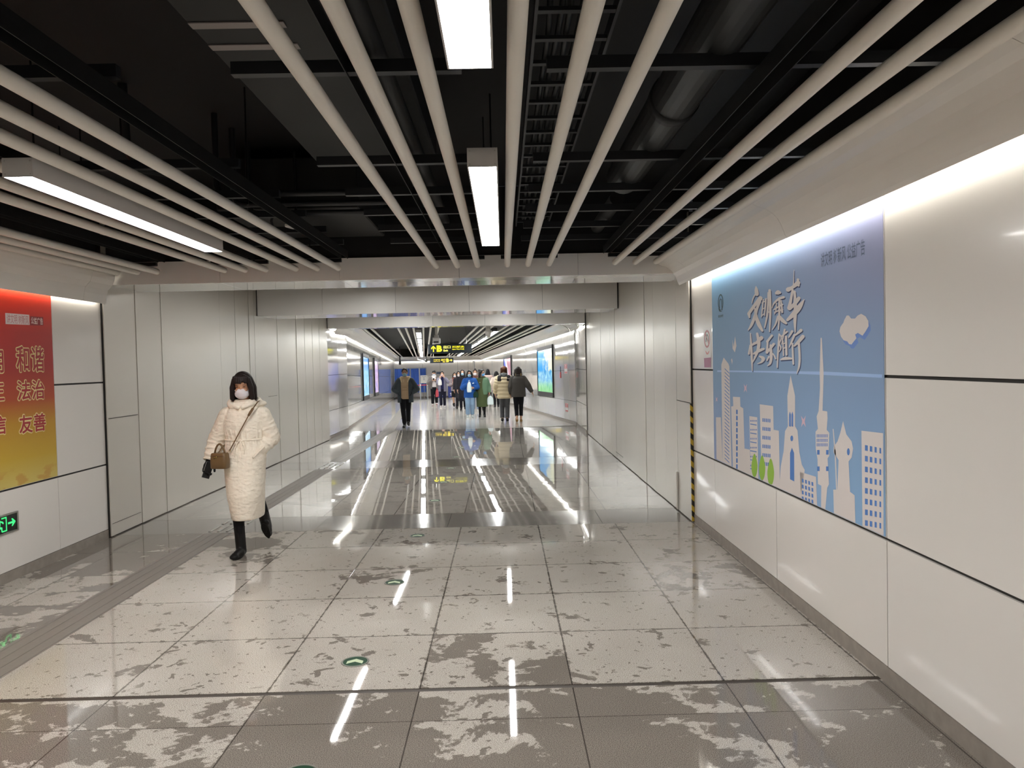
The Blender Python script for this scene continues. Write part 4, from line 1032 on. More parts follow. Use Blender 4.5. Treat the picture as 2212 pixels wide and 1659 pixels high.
def curtain(x0, x1, z0, z1, waves, amp):
    n = waves*8; mb = MB(); rr = random.Random(waves)
    vs = []
    for k in range(2):
        for j, z in enumerate((z0, (z0+z1)/2, z1)):
            for i in range(n+1):
                u = i/n; y = amp*math.sin(2*math.pi*waves*u + 0.35*j)*(1.15-0.25*j) + 0.006*k
                vs.append((x0+(x1-x0)*u, y, z))
    m = n+1; fs = []
    for k in range(2):
        for j in range(2):
            for i in range(n): fs.append((k*3*m+j*m+i, k*3*m+j*m+i+1, k*3*m+(j+1)*m+i+1, k*3*m+(j+1)*m+i))
    return mb.add(vs, fs)
for x0, x1 in ((0.03, 1.0), (1.08, W-0.03)): build('curtain', curtain(x0, x1, 0.40, 1.96, 9, 0.02), M_CURT, t, smooth=True)
build('centre_post_cover', MB().bbox(1.60, 1.67, -0.05, -0.035, 0.3, 1.98, 0.004), M_WHITE, t)

def stanchion(label, x, y, first=None):
    M = MC @ T((x, y, 0))
    if first is not None: return copy_tree(first, M, label, 'belt barrier posts')
    t = thing('barrier_post', label, 'barrier post', M, group='belt barrier posts')
    build('base_disc', MB().lathe([(0.001, 0), (0.17, 0), (0.17, 0.015), (0.06, 0.03), (0.03, 0.04)], n=28), M_CHROME, t, smooth=True, angle=40)
    build('post', MB().tube((0, 0, 0.03), (0, 0, 0.9), 0.03, n=16), M_CHROME, t, smooth=True, angle=40); build('belt_head', MB().lathe([(0.03, 0.86), (0.036, 0.87), (0.036, 0.95), (0.02, 0.965)], n=16), M_WHITE, t)
    return t
s0 = stanchion('steel barrier post beside the person in the dark open jacket', -1.72, 26.6)
for lab, x in (('middle steel barrier post in front of the blue curtain', -1.2), ('steel barrier post beside the man in the grey padded jacket', -0.78)): stanchion(lab, x, 26.6, s0)
mb = MB().box(-1.683, -1.237, 26.598, 26.602, 0.885, 0.935)
tag(build('barrier_belt', mb, mat('red_belt', '#a8323a', 0.6), None, MC), 'red barrier belt nearest the person in the dark open jacket', 'belt')
tag(build('barrier_belt', MB().box(-1.163, -0.817, 26.598, 26.602, 0.885, 0.935), bpy.data.materials['red_belt'], None, MC), 'red barrier belt stretched toward the man in the grey padded jacket', 'belt')
t = thing('notice_stand', 'white notice sheet on a stand beside the blue curtain', 'notice', MC @ T((-0.98, 28.8, 0)))
build('base_plate', MB().lathe([(0.001, 0), (0.18, 0), (0.18, 0.012), (0.02, 0.03)], n=24), M_CHROME, t); build('post', MB().tube((0, 0, 0.02), (0, 0, 1.05), 0.014, n=10), M_CHROME, t)
p = build('notice_sheet', MB().bbox(-0.22, 0.22, -0.015, 0.0, 1.0, 1.5, 0.003), M_WHITE, t)
for i, (a, b) in enumerate(((1.40, 0.12), (1.33, 0.03), (1.27, 0.03), (1.20, 0.03))): build('printed_line', MB().box(-0.02-b, 0.02+b, -0.0165, -0.0151, a, a+0.022), M_GREYINK, p)
# small table with a navy front and papers
M_NVY = mat('navy_board', '#27357f', 0.6)
for i, (x, lab) in enumerate(((0.10, 'navy board under the white papers, beside the woman in the lilac jacket'), (0.78, 'navy board with white lines beside the woman in the black skirt'))):
    t = thing('information_board', lab, 'board', MC @ T((x, 28.4, 0)))
    build('board_panel', MB().bbox(-0.28, 0.28, -0.02, 0.02, 0.06, 0.78, 0.006), M_NVY, t)
    for sx in (-1, 1): build('foot', MB().bbox(sx*0.2-0.02, sx*0.2+0.02, -0.18, 0.18, 0.0, 0.055, 0.005), M_CHROME, t)
    for z, w in ((0.5, 0.09), (0.3, 0.16), (0.2, 0.14)): build('white_line', MB().box(-w, w, -0.0225, -0.0205, z, z+(0.1 if z == 0.5 else 0.05)), M_WHITE, t)
t = thing('paper_table', 'low table with white papers behind the navy boards', 'table', MC @ T((0.42, 29.0, 0)))
build('tabletop', MB().bbox(-0.7, 0.7, -0.25, 0.25, 0.80, 0.83, 0.005), M_WHITE, t)
for sx in (-1, 1):
    for sy in (-1, 1): build('leg', MB().tube((sx*0.64, sy*0.2, 0), (sx*0.64, sy*0.2, 0.8), 0.016, n=8), M_CHROME, t)
tag(build('paper_stack', MB().bbox(-0.3, 0.3, -0.18, 0.18, 0.0, 0.12, 0.01), M_WHITE, None, MC @ T((0.5, 29.0, 0.832))), 'white stack of papers on the low table at the far end', 'papers')
# things under the far ceiling edge
t = thing('security_camera', 'black camera on a stick hanging at the ceiling edge above the blue curtain', 'camera', MC @ T((-2.4, 27.2, 2.27)))
build('stick', MB().tube((0, 0, 0.1), (0, 0, 1.03), 0.035, n=10), M_BLACK, t); build('camera_body', MB().bbox(-0.07, 0.07, -0.1, 0.1, -0.1, 0.12, 0.02), M_BLACK, t)
t = thing('security_camera', 'small dark dome camera on a stem next to the farther exit sign', 'camera', MC @ T((-0.82, 24.5, 2.33)))
build('dome', MB().sphere((0, 0, 0), 0.09, 16, 10), M_BLACK, t, smooth=True); build('stem', MB().tube((0, 0, 0.06), (0, 0, 0.97), 0.02, n=8), M_BLACK, t)
t = thing('sensor_box', 'slim grey sensor arm hanging from the ceiling edge above the barrier posts', 'sensor', MC @ T((-1.15, 25.5, 2.33)))
build('arm', MB().tube((-0.2, 0, 0.1), (0.2, 0, 0.0), 0.025, n=8), M_LAMPBODY, t); build('head', MB().bbox(0.1, 0.26, -0.05, 0.05, -0.09, 0.0, 0.01), M_LAMPBODY, t); build('stem', MB().tube((-0.15, 0, 0.08), (-0.15, 0, 0.97), 0.012, n=8), M_LAMPBODY, t)
# faint small writing on the end wall
t = thing('wall_lettering', 'small grey sign lettering on the end wall above the man in the grey padded jacket', 'sign', MC @ T((0.05, 31.99, 1.42)))
build('mark_plate', MB().box(-0.2, 0.12, -0.004, 0.006, 0.14, 0.3), M_GREYINK, t)
t = thing('wall_sign', 'small grey wall sign near the bend of the far wall beside the brown-haired walker', 'sign', MC @ T((2.994, 22.0, 1.45)))
build('mark_plate', MB().box(-0.006, 0.004, -0.6, 0.6, 0.0, 0.12), M_GREYINK, t)
t = thing('door_frame', 'slim white upright frame against the end wall behind the crowd', 'frame', MC @ T((2.35, 31.6, 0)))
build('post', MB().bbox(-0.04, 0.04, -0.04, 0.04, 0, 2.4, 0.008), M_WHITE, t); build('dark_edge', MB().box(0.041, 0.07, -0.03, 0.03, 0.0, 2.4), M_GREYINK, t)
# ------------------------------------------------------------------ people
def blob(name, mb, m, parent, vox=0.007, it=4, fac=0.5, mb2=None):
    """melts closed shapes into one continuous smooth surface"""
    me = bpy.data.meshes.new('melt'); me.from_pydata(mb.v, [], mb.f)
    o = bpy.data.objects.new('melt', me); col.objects.link(o)
    r = o.modifiers.new('r', 'REMESH'); r.mode = 'VOXEL'; r.voxel_size = vox; r.use_smooth_shade = True
    if it:
        s = o.modifiers.new('s', 'SMOOTH'); s.factor = fac; s.iterations = it
    dg = bpy.context.evaluated_depsgraph_get()
    out = bpy.data.meshes.new_from_object(o.evaluated_get(dg)); out.name = name
    bpy.data.objects.remove(o); bpy.data.meshes.remove(me)
    out.materials.clear()
    ms = m if isinstance(m, (list, tuple)) else [m]
    for x in ms: out.materials.append(x)
    out.polygons.foreach_set('material_index', [0]*len(out.polygons))
    out.polygons.foreach_set('use_smooth', [True]*len(out.polygons))
    return link(name, out, parent)

def shell(mb, rings, half, thick=0.022, n=40, front=math.pi/2):
    """open-fronted garment wall: rings (cx, cy, z, rx, ry), an opening of half-angle `half` at the front"""
    vs = []; m = n+1
    for k in (0, 1):
        for (cx, cy, z, rx, ry) in rings:
            hf = half(z) if callable(half) else half
            for i in range(m):
                t = front + hf + (2*math.pi-2*hf)*i/n
                vs.append((cx+(rx-k*thick)*math.cos(t), cy+(ry-k*thick)*math.sin(t), z))
    R = len(rings); fs = []
    def ix(k, j, i): return k*R*m+j*m+i
    for k in (0, 1):
        for j in range(R-1):
            for i in range(n): fs.append((ix(k,j,i), ix(k,j,i+1), ix(k,j+1,i+1), ix(k,j+1,i)))
    for j in (0, R-1):
        for i in range(n): fs.append((ix(0,j,i), ix(0,j,i+1), ix(1,j,i+1), ix(1,j,i)))
    for i in (0, n):
        for j in range(R-1): fs.append((ix(0,j,i), ix(0,j+1,i), ix(1,j+1,i), ix(1,j,i)))
    return mb.add(vs, fs)

SK = {}
def skin(c='#c49a80'):
    if c not in SK: SK[c] = mat('skin', c, 0.55, grain=(60, 0.06))
    return SK[c]
_cm = {}
def cloth(name, c, rough=0.85, bump=(35, 0.25)):
    k = (name, c)
    if k not in _cm: _cm[k] = mat(name, c, rough, spec=0.25, grain=(9, 0.08), bumpy=bump+(0.006,))
    return _cm[k]
def hairmat(c):
    k = ('hair', c)
    if k not in _cm:
        t = NT('hair'); b = t.b; b.inputs['Roughness'].default_value = 0.5; b.inputs['Specular IOR Level'].default_value = 0.3
        nz = t.noise(t.scaled(t.objco(), 1, 1, 0.045), 170, 2.0, 0.6)
        c4 = lin(c); t.l(t.mix(nz.outputs[0], tuple(x*0.6 for x in c4[:3])+(1,), tuple(min(1, x*1.5) for x in c4[:3])+(1,)), b.inputs['Base Color'])
        t.bump(nz.outputs[0], 1.0, 0.004); _cm[k] = t.mat
    return _cm[k]
M_MASKW = mat('mask_white', '#dcd6da', 0.8); M_MASKB = mat('mask_blue', '#8fb4cc', 0.8); M_MASKD = mat('mask_bright_blue', '#5a97cf', 0.8)
M_EYE = mat('eye_dark', '#1a1210', 0.25); M_BROW = mat('brow', '#2a1d18', 0.8); M_EYEW = mat('eye_white', '#d8d0c8', 0.3)

def hand_shape(mb, w, d, n, thumb, curl=0.35, grow=0.0):
    """palm, four unequal bent fingers and a thumb from the side of the palm; thumb=+1/-1 picks the side"""
    w, d, n = Vector(w), Vector(d).normalized(), Vector(n).normalized()
    s = d.cross(n).normalized()*thumb; n = (n - d*n.dot(d)).normalized()
    R = Matrix((s, d, n)).transposed()
    mb.sphere(w+d*0.048, (0.040+grow, 0.052+grow, 0.016+grow), 14, 10, R); mb.limb(w-d*0.02, w+d*0.02, 0.026+grow, 0.028+grow, 10)
    for k, (off, L) in enumerate(((0.030, 0.068), (0.010, 0.077), (-0.010, 0.072), (-0.030, 0.056))):
        p = w + d*0.086 + s*off*1.04 - d*(0.004*abs(k-1)); a = curl*0.6; r = 0.0086-0.0004*k+grow
        sp = s*(off*0.9)
        for j, f in enumerate((0.45, 0.32, 0.23)):
            dv = (d*math.cos(a) + n*math.sin(a) + sp).normalized(); q = p + dv*(L*f)
            mb.limb(p, q, r, r-0.0006, 8); p = q; a += curl*1.1; r -= 0.0006
    p = w + d*0.028 + s*0.034; q = p + (d*0.55+s*0.75+n*0.25).normalized()*0.036
    mb.limb(p, q, 0.0115+grow, 0.0100+grow, 8); q2 = q + (d*0.9+s*0.2+n*0.3).normalized()*0.03
    mb.limb(q, q2, 0.0098+grow, 0.0080+grow, 8)

def knee(hip, ank, l1=0.415, l2=0.40, fwd=(0, 1, 0)):
    hip, ank = Vector(hip), Vector(ank); d = ank-hip; L = min(d.length, (l1+l2)*0.999)
    a = (l1*l1-l2*l2+L*L)/(2*L); h = math.sqrt(max(l1*l1-a*a, 0)); u = d.normalized(); f = Vector(fwd); f = (f-u*f.dot(u)).normalized()
    return hip+u*a+f*h

class Person:
    def __init__(s, label, M, H, legs, arms, turn=0.0, nod=0.0, skin_c='#c49a80', vox=0.0065, sway=0.0, lean=0.0, slope=0.0, hipz=0.87):
        s.root = thing('person', label, 'person', M @ Matrix.Scale(H/1.65, 4))
        s.vox = vox; s.slope = slope; s.skin = skin(skin_c); s.legs, s.arms = legs, arms
        s.HM = T((0, 0.012+lean*0.5, 1.43)) @ RZ(turn) @ Matrix.Rotation(-nod, 4, 'X') @ T((0, 0.012, 0.118))
        s.J = {}
        for k, sx in (('R', 1), ('L', -1)):
            fx, fy, lift, pitch = legs[k]; hip = Vector((sx*0.085, 0, hipz)); ank = Vector((fx, fy, 0.085+lift)); s.J[k] = (hip, knee(hip, ank), ank, pitch)
        s.body()
    def H(s, v): return s.HM @ Vector(v)
    def hp(s, mb, f):
        t = MB(); f(t); t.moved(s.HM); mb.join(t)
    def body(s):
        mb = MB()
        mb.loft([(0,0,.82,.13,.09),(0,0,.90,.158,.105),(0,0,1.03,.125,.09),(0,0,1.20,.145,.105),(0,0,1.32-s.slope*.6,.15-s.slope*.25,.09),(0,0,1.385-s.slope*.5,.09-s.slope*.3,.07),(0,0,1.43,.05,.05)])
        mb.limb((0,0,1.38), s.H((0,-0.015,-0.07)), .052, .048)
        def head(t):
            t.sphere((0,-.008,.025), (.074,.090,.088), 20, 14); t.sphere((0,.022,-.045), (.058,.066,.070), 18, 12); t.sphere((0,.055,-.092), (.026,.022,.02), 12, 8)
            t.limb((0,.078,.0), (0,.092,-.034), .008, .010, 8); t.sphere((0,.087,-.038), (.016,.012,.010), 10, 8)
            for sx in (-1, 1):
                t.sphere((sx*.077,-.005,-.015), (.011,.02,.031), 10, 8); t.sphere((sx*.034,.066,-.028), (.02,.016,.016), 10, 8); t.sphere((sx*.031,.070,.027), (.022,.012,.008), 10, 8)
            t.sphere((0,.078,-.066), (.022,.012,.006), 10, 6); t.sphere((0,.077,-.076), (.019,.012,.006), 10, 6)
        s.hp(mb, head)
        for k, sx in (('R', 1), ('L', -1)):
            hip, kn, ank, pitch = s.J[k]
            mb.limb(hip, kn, .076, .050); mb.limb(kn, kn+(ank-kn)*.35, .048, .047); mb.limb(kn+(ank-kn)*.35, ank, .047, .033)
            R = Matrix.Rotation(-pitch, 3, 'X'); mb.limb(ank, ank+R @ Vector((0,-.035,-.05)), .035, .030); mb.limb(ank+R @ Vector((0,0,-.04)), ank+R @ Vector((sx*.015,.13,-.062)), .036, .022)
            el, wr, hd, pn, curl = s.arms[k][:5]; sh = Vector((sx*(.160-s.slope*.3),0,1.325-s.slope))
            mb.limb(sh, el, .050, .038); mb.limb(el, wr, .039, .026); hand_shape(mb, wr, hd, pn, s.arms[k][5] if len(s.arms[k]) > 5 else (-sx), curl)
        blob('body', mb, s.skin, s.root, s.vox, 3)
    def eyes(s, closed=False):
        for sx in (-1, 1):
            def f(t): t.sphere((sx*.031,.081,.004), (.0125,.0065,.0052 if not closed else .0028), 12, 8)
            mb = MB(); s.hp(mb, f); e = build('eye', mb, M_EYE, s.root, smooth=True)
            def g(t): t.path([(sx*.016,.0885,.022),(sx*.032,.0875,.026),(sx*.048,.079,.022)], [.0015,.0022,.0014], 6)
            mb = MB(); s.hp(mb, g); build('eyebrow', mb, M_BROW, s.root, smooth=True)
    def mask(s, m, low=0.0, loops=True):
        mb = MB()
        s.hp(mb, lambda t: (t.sphere((0,.048,-.064-low), (.063,.062,.050), 20, 14), t.sphere((0,.064,-.046-low), (.048,.050,.036), 18, 12)))
        o = blob('face_mask', mb, m, s.root, 0.005, 3)
        if loops:
            for sx in (-1, 1):
                mb = MB(); s.hp(mb, lambda t: (t.path([(sx*.056,.05,-.04-low),(sx*.076,.01,-.01),(sx*.08,-.02,-.02),(sx*.076,.0,-.05),(sx*.052,.045,-.088-low)], .002, 6)))
                build('ear_loop', mb, m, o, smooth=True)
        return o
    def hair(s, kind, c, vox=0.006):
        mb = MB()
        def f(t):
            fw = kind in ('bob', 'bobfull')
            t.sphere((0,-.024 if fw else -.030,.034), (.090,.096,.096), 22, 16)
            for sx in (-1, 1): t.limb((0,.042,.098), (sx*.050,.046,.080), .026, .022, 10); t.limb((sx*.050,.046,.080), (sx*.074,.036,.035), .022, .016, 10)
            if kind in ('bob', 'bobfull'):
                for i in range(9):
                    a = math.radians(-8-164*i/8); t.limb((.056*math.cos(a),.062*math.sin(a)-.012,.055), (.088*math.cos(a),.086*math.sin(a)-.004,-.02), .036, .034, 10); t.limb((.088*math.cos(a),.086*math.sin(a)-.004,-.02), (.098*math.cos(a),.088*math.sin(a),-.118), .034, .025, 10)
                for sx in (-1, 1): t.limb((sx*.056,.035,.06), (sx*.082,.042,-.01), .030, .024, 10); t.limb((sx*.082,.042,-.01), (sx*.088,.044,-.105), .024, .022, 10)
                if kind == 'bobfull':
                    for k in range(7):
                        u = -0.055+0.0183*k; t.limb((u,.066,.088), (u*1.05,.090-.25*abs(u),.040 if k != 2 else .056), .016, .009, 8)
            if kind in ('long', 'longback'):
                for i in range(7):
                    a = math.radians(-15-150*i/6); t.limb((.08*math.cos(a),.085*math.sin(a)-.005,.03), (.100*math.cos(a),.075*math.sin(a)-.02,-.16), .034, .036, 10)
                    t.limb((.100*math.cos(a),.075*math.sin(a)-.02,-.16), (.085*math.cos(a),.07*math.sin(a)-.045,-.27), .036, .022, 10)
                if kind == 'long':
                    for sx in (-1, 1): t.limb((sx*.076,.03,.03), (sx*.088,.04,-.10), .024, .028, 10); t.limb((sx*.088,.04,-.10), (sx*.085,.075,-.26), .028, .02, 10)
            if kind in ('bun', 'tied'):
                t.limb((0,-.06,-.02), (0,-.05,-.07), .06, .04, 12)
                if kind == 'bun': t.sphere((0,-.035,.135), (.042,.042,.036), 14, 10)
                else: t.sphere((0,-.115,.0), (.035,.03,.035), 12, 8)
            if kind == 'short':
                t.limb((0,-.05,-.01), (0,-.05,-.06), .062, .045, 12)
                for k in range(6): u = -0.05+0.02*k; t.limb((u,.05,.1), (u,.082-.2*abs(u),.062), .018, .012, 8)
            if kind == 'shoulder':
                for i in range(7):
                    a = math.radians(-10-160*i/6); t.limb((.08*math.cos(a),.085*math.sin(a)-.005,.03), (.104*math.cos(a),.088*math.sin(a)-.01,-.13), .036, .03, 10)
        s.hp(mb, f)
        return blob('hair', mb, hairmat(c), s.root, vox, 3)
    def trousers(s, c, wide=1.0, cuff=0.06, name='trousers', end=0.03, rough=0.9):
        mb = MB(); mb.loft([(0,0,.80,.15,.11),(0,0,.88,.178,.128),(0,0,.98,.165,.118),(0,0,1.04,.14,.105)])
        for k, sx in (('R', 1), ('L', -1)):
            hip, kn, ank, _ = s.J[k]; a = ank + (kn-ank).normalized()*end
            mb.limb(hip, kn, .098*wide, .070*wide); mb.tube(kn, a, .070*wide, cuff, 16); mb.sphere(kn, .071*wide, 14, 10)
        return blob(name, mb, cloth(name, c, rough), s.root, 0.008, 4)
    def tights(s, c, top=0.7):
        for k in ('R', 'L'):
            hip, kn, ank, _ = s.J[k]; mb = MB(); mb.limb(kn+(hip-kn)*.4, kn, .066, .054); mb.limb(kn, kn+(ank-kn)*.35, .053, .052); mb.limb(kn+(ank-kn)*.35, ank, .052, .038)
            blob('stocking', mb, cloth('stocking', c), s.root, 0.007, 3)
    def shoes(s, c, sole=None, kind='shoe'):
        for k, sx in (('R', 1), ('L', -1)):
            hip, kn, ank, pitch = s.J[k]; R = Matrix.Rotation(-pitch, 3, 'X'); mb = MB(); P = lambda v: ank+R @ Vector(v)
            mb.limb(P((0,-.04,-.045)), P((0,.03,-.042)), .040, .042); mb.limb(P((0,.03,-.045)), P((sx*.014,.135,-.055)), .043, .032); mb.sphere(P((sx*.014,.14,-.058)), (.042,.045,.026), 14, 8, R)
            h = {'shoe': .015, 'low': -.01, 'ankle': .10, 'boot': .27}[kind]
            if h > 0:
                d = (kn-ank).normalized(); mb.tube(P((0,-.008,-.04)), ank+d*h, .046, .050 if kind == 'boot' else .047, 16)
            o = blob('boot' if kind in ('ankle', 'boot') else 'shoe', mb, cloth('shoe', c, 0.45, (20, 0.1)), s.root, 0.006, 3)
            sb = MB(); out = []
            for i in range(20):
                a = 2*math.pi*i/20; y = .05+.118*math.sin(a); w = .036 + .008*math.sin(a); out.append((sx*.007+w*math.cos(a), y-.005))
            vs = [P((x,y,-.085)) for x, y in out]+[P((x,y,-.066)) for x, y in out]; n = 20
            sb.add(vs, [(i,(i+1)%n,n+(i+1)%n,n+i) for i in range(n)]+[tuple(reversed(range(n))), tuple(range(n,2*n))])
            build('sole', sb, cloth('sole', sole or c, 0.6, (20, 0.1)), o)
    def sleeve(s, mb, k, r0=.080, r1=.070, r2=.056, upto=0.97, puff=0, drop=.02):
        sx = 1 if k == 'R' else -1; el, wr = Vector(s.arms[k][0]), Vector(s.arms[k][1]); sh = Vector((sx*(.17-.27*drop),0,1.325-drop))
        segs = [(sh, el, r0, r1), (el, el+(wr-el)*upto, r1, r2)]
        mb.sphere(sh, r0, 16, 12); mb.sphere(el, r1*1.0, 16, 12)
        for a, b, ra, rb in segs:
            if not puff: mb.tube(a, b, ra, rb, 18)
            else:
                for i in range(puff):
                    t0, t1 = i/puff, (i+1)/puff; p, q = a.lerp(b, t0), a.lerp(b, t1); m_ = p.lerp(q, .5); f0, f1 = ra+(rb-ra)*t0, ra+(rb-ra)*t1
                    mb.tube(p, m_, f0*.9, f0*1.08, 18); mb.tube(m_, q, f0*1.08, f1*.9, 18)
    def top(s, name, c, hem, wid, dep, chest=(.192,.142), sl=(.080,.070,.056), opening=None, collar=None, puff=0, both=True, m=None, arms='RL', vox=0.008, cy=0.0, hemx=0.0):
        z = [hem, hem+(1.05-hem)*.5, 1.05, 1.20, 1.32, 1.385, 1.425]
        dims = [(wid,dep), (wid*1.0,dep*1.0), (wid*.97,dep*.98), chest, (chest[0]*.93,chest[1]*.86), (.118,.088), (.078,.072)]
        rings = [(hemx if i == 0 else 0, cy, zz, a, b) for i, (zz, (a, b)) in enumerate(zip(z, dims))]
        if puff:
            R2 = []
            for i in range(puff*2+1):
                t = i/(puff*2); zz = hem+(1.36-hem)*t
                for j in range(len(rings)-1):
                    if rings[j][2] <= zz <= rings[j+1][2]:
                        u = (zz-rings[j][2])/(rings[j+1][2]-rings[j][2]); a = rings[j][3]+(rings[j+1][3]-rings[j][3])*u; b = rings[j][4]+(rings[j+1][4]-rings[j][4])*u
                f = 0.012 if i % 2 else -0.008
                R2.append((0, cy, zz, a+f, b+f))
            rings = R2+rings[-2:]
        mb = MB()
        if opening is None: mb.loft(rings, 32, 2.3)
        else: shell(mb, rings, opening)
        for k in arms: s.sleeve(mb, k, *sl, puff=(3 if puff else 0))
        if collar:
            r, z0 = collar; n = 14
            for i in range(n):
                a0, a1 = 2*math.pi*i/n, 2*math.pi*(i+1)/n
                if opening is not None and 60 < math.degrees(a0+a1)/2 < 120: continue
                mb.limb((.086*math.cos(a0),.08*math.sin(a0)-.008,z0+.012*-math.sin(a0)), (.086*math.cos(a1),.08*math.sin(a1)-.008,z0+.012*-math.sin(a1)), r, r, 8)
        return blob(name, mb, m or cloth(name, c), s.root, vox, 3)
    def skirt(s, c, hem, wid, dep, name='skirt', topz=1.0, tw=(.165,.12), cx=0.0):
        mb = MB(); mb.loft([(cx,0,hem,wid,dep),(cx*.5,0,(hem+topz)/2,(wid+tw[0])/2+.012,(dep+tw[1])/2+.008),(0,0,topz,*tw)], 32)
        return blob(name, mb, cloth(name, c), s.root, 0.008, 2)

def at(wx, wy, wz, face): return T((wx, wy, wz)) @ RZ(face)
def seg(p): return Vector(p)
DN, FW = (0, 0.15, -1), (0, 1, 0)
def hang(sx, out=0.03, fwd=0.0, bend=0.05):
    """arm hanging at the side"""
    return (seg((sx*(.205+out), -.02+fwd*.4, 1.07)), seg((sx*(.215+out*1.3), .03+fwd+bend*.5, .845)), (0, .2, -1), (-sx, 0.1, 0), .4)
def pocket(sx, x=.17, y=.13, z=.92, el=.27): return (seg((sx*el, -.07, 1.07)), seg((sx*x, y, z)), (-sx*.35, .3, -.8), (-sx*.6, -.6, 0), .5)
def chesth(sx, x=.05, y=.27, z=1.16, el=.235): return (seg((sx*el, .04, 1.06)), seg((sx*x, y, z)), (-sx*.55, .35, .55), (-sx*.5, -.6, .2), .9)
LEGS_STAND = {'R': (.085, .03, 0, 0), 'L': (-.085, -.03, 0, 0)}
FACE = math.pi

# --- woman in the long white coat
def world_of(pm, v): return pm @ Vector(v)
PM = at(-2.375, 7.05, 0.0, FACE)
heroM = PM
hr = (seg((.270, -.03, 1.045)), seg((.315, .055, .865)), (.28, .25, -1), (-.55, .55, 0.0), .75)
hl = (seg((-.222, -.05, 1.06)), seg((-.128, .045, .945)), (.45, -.15, -.85), (.6, -.6, 0), .5)
w = Person('woman in a long cream quilted coat and white mask walking beside the gate panels', heroM, 1.645,
           {'R': (.035, .11, 0, 0), 'L': (-.080, -.33, .085, math.radians(-48))}, {'R': hr, 'L': hl}, turn=math.radians(6), nod=math.radians(9), skin_c='#b98a6c', vox=0.005, slope=.06, hipz=.885)
w.eyes(closed=True)
def quilt():
    t = NT('cream_quilted_cloth'); b = t.b; co = t.objco()
    b.inputs['Roughness'].default_value = 0.8; b.inputs['Specular IOR Level'].default_value = 0.2; b.inputs['Sheen Weight'].default_value = 0.15
    v = t.t.nodes.new('ShaderNodeTexVoronoi'); v.feature = 'SMOOTH_F1'; v.inputs['Scale'].default_value = 26; t.l(t.scaled(co, 1, 1, 1.4), v.inputs['Vector'])
    n1 = t.noise(t.scaled(co, 1, 1, 2.2), 9, 3.0, 0.55, 0.6); n2 = t.noise(co, 45, 2.0)
    t.l(t.mix(n2.outputs[0], lin('#e6dbc9'), lin('#f2e9da')), b.inputs['Base Color'])
    t.bump(t.math('ADD', t.math('MULTIPLY', n1.outputs[0], 1.6), t.math('ADD', v.outputs['Distance'], t.math('MULTIPLY', n2.outputs[0], 0.15))), 1.0, 0.007)
    return t.mat
M_QUILT = quilt()
mb = MB()
mb.loft([(-.002,-.005,.335,.128,.215),(-.002,-.003,.36,.134,.220),(.0,.03,.55,.160,.200),(.005,.02,.74,.176,.178),(.005,.01,.90,.188,.165),(0,0,1.0,.180,.150),(0,0,1.055,.165,.138),(0,0,1.12,.178,.148),(0,0,1.20,.190,.150),(0,0,1.28,.178,.136),(0,0,1.34,.142,.108),(0,0,1.38,.108,.088),(0,0,1.42,.082,.078)], 40, 2.2)
w.sleeve(mb, 'R', .084, .084, .056, 0.96, drop=.055); w.sleeve(mb, 'L', .082, .082, .060, 1.0, drop=.055)
rr = random.Random(5)
for k, sx in (('R', 1), ('L', -1)):     # sleeve folds
    el, wr = Vector(w.arms[k][0]), Vector(w.arms[k][1]); sh = Vector((sx*.155, 0, 1.27))
    for (a, b, t, r) in ((sh, el, .3, .083), (sh, el, .6, .083), (sh, el, .82, .085), (el, wr, .15, .082), (el, wr, .42, .075), (el, wr, .68, .067)):
        p = a.lerp(b, t); d = (b-a).normalized(); u = d.orthogonal().normalized(); v = d.cross(u); n = 16; ph = rr.uniform(0, 6)
        pts = [p+(u*math.cos(2*math.pi*i/n)+v*math.sin(2*math.pi*i/n))*(r-.006)+d*(.018*math.sin(2*math.pi*i/n+ph)) for i in range(n+1)]
        mb.path(pts, .011, 6)
for i in range(9):                        # puckers under the belt line and along the front
    a = math.radians(30+15*i); mb.limb((.176*math.cos(a), .146*math.sin(a), 1.045), (.190*math.cos(a+.06), .160*math.sin(a+.06), .965), .010, .004, 8)
    mb.limb((.174*math.cos(a+.1), .142*math.sin(a+.1), 1.065), (.196*math.cos(a+.04), .154*math.sin(a+.04), 1.15), .009, .003, 8)
coat = blob('coat', mb, M_QUILT, w.root, 0.006, 3)
mb = MB(); mb.path([(.012,.128,1.28),(.012,.145,1.2),(.012,.136,1.055),(.014,.172,.9),(.015,.192,.74),(.01,.205,.55),(.0,.20,.36)], [.007]*7, 8); mb.path([(-.02,.128,1.28),(-.02,.144,1.2),(-.02,.135,1.055),(-.018,.171,.9),(-.016,.191,.74),(-.014,.204,.55),(-.012,.20,.36)], [.006]*7, 8)
blob('front_placket', mb, M_QUILT, coat, 0.005, 2)
mb = MB(); n = 36
mb.path([(.172*math.copysign(abs(math.cos(2*math.pi*i/n))**.87, math.cos(2*math.pi*i/n)), .143*math.copysign(abs(math.sin(2*math.pi*i/n))**.87, math.sin(2*math.pi*i/n)), 1.055) for i in range(n+1)], .009, 8)
for sx, L in ((1, .14), (-1, .11)): mb.path([(sx*.012,.155,1.05),(sx*.03,.168,1.02),(sx*.045,.172,.98),(sx*.04,.176,1.05-L)], .006, 6)
blob('drawstring', mb, M_QUILT, coat, 0.005, 1)
mb = MB(); n = 18
for i in range(n):
    a0, a1 = 2*math.pi*i/n, 2*math.pi*(i+1)/n
    f = lambda a: (.128*math.cos(a), .098*math.sin(a)-.012, 1.385-.020*math.sin(a)+.012*math.cos(3*a))
    mb.limb(f(a0), f(a1), .030+.006*math.sin(2*a0), .030+.006*math.sin(2*a1), 10)
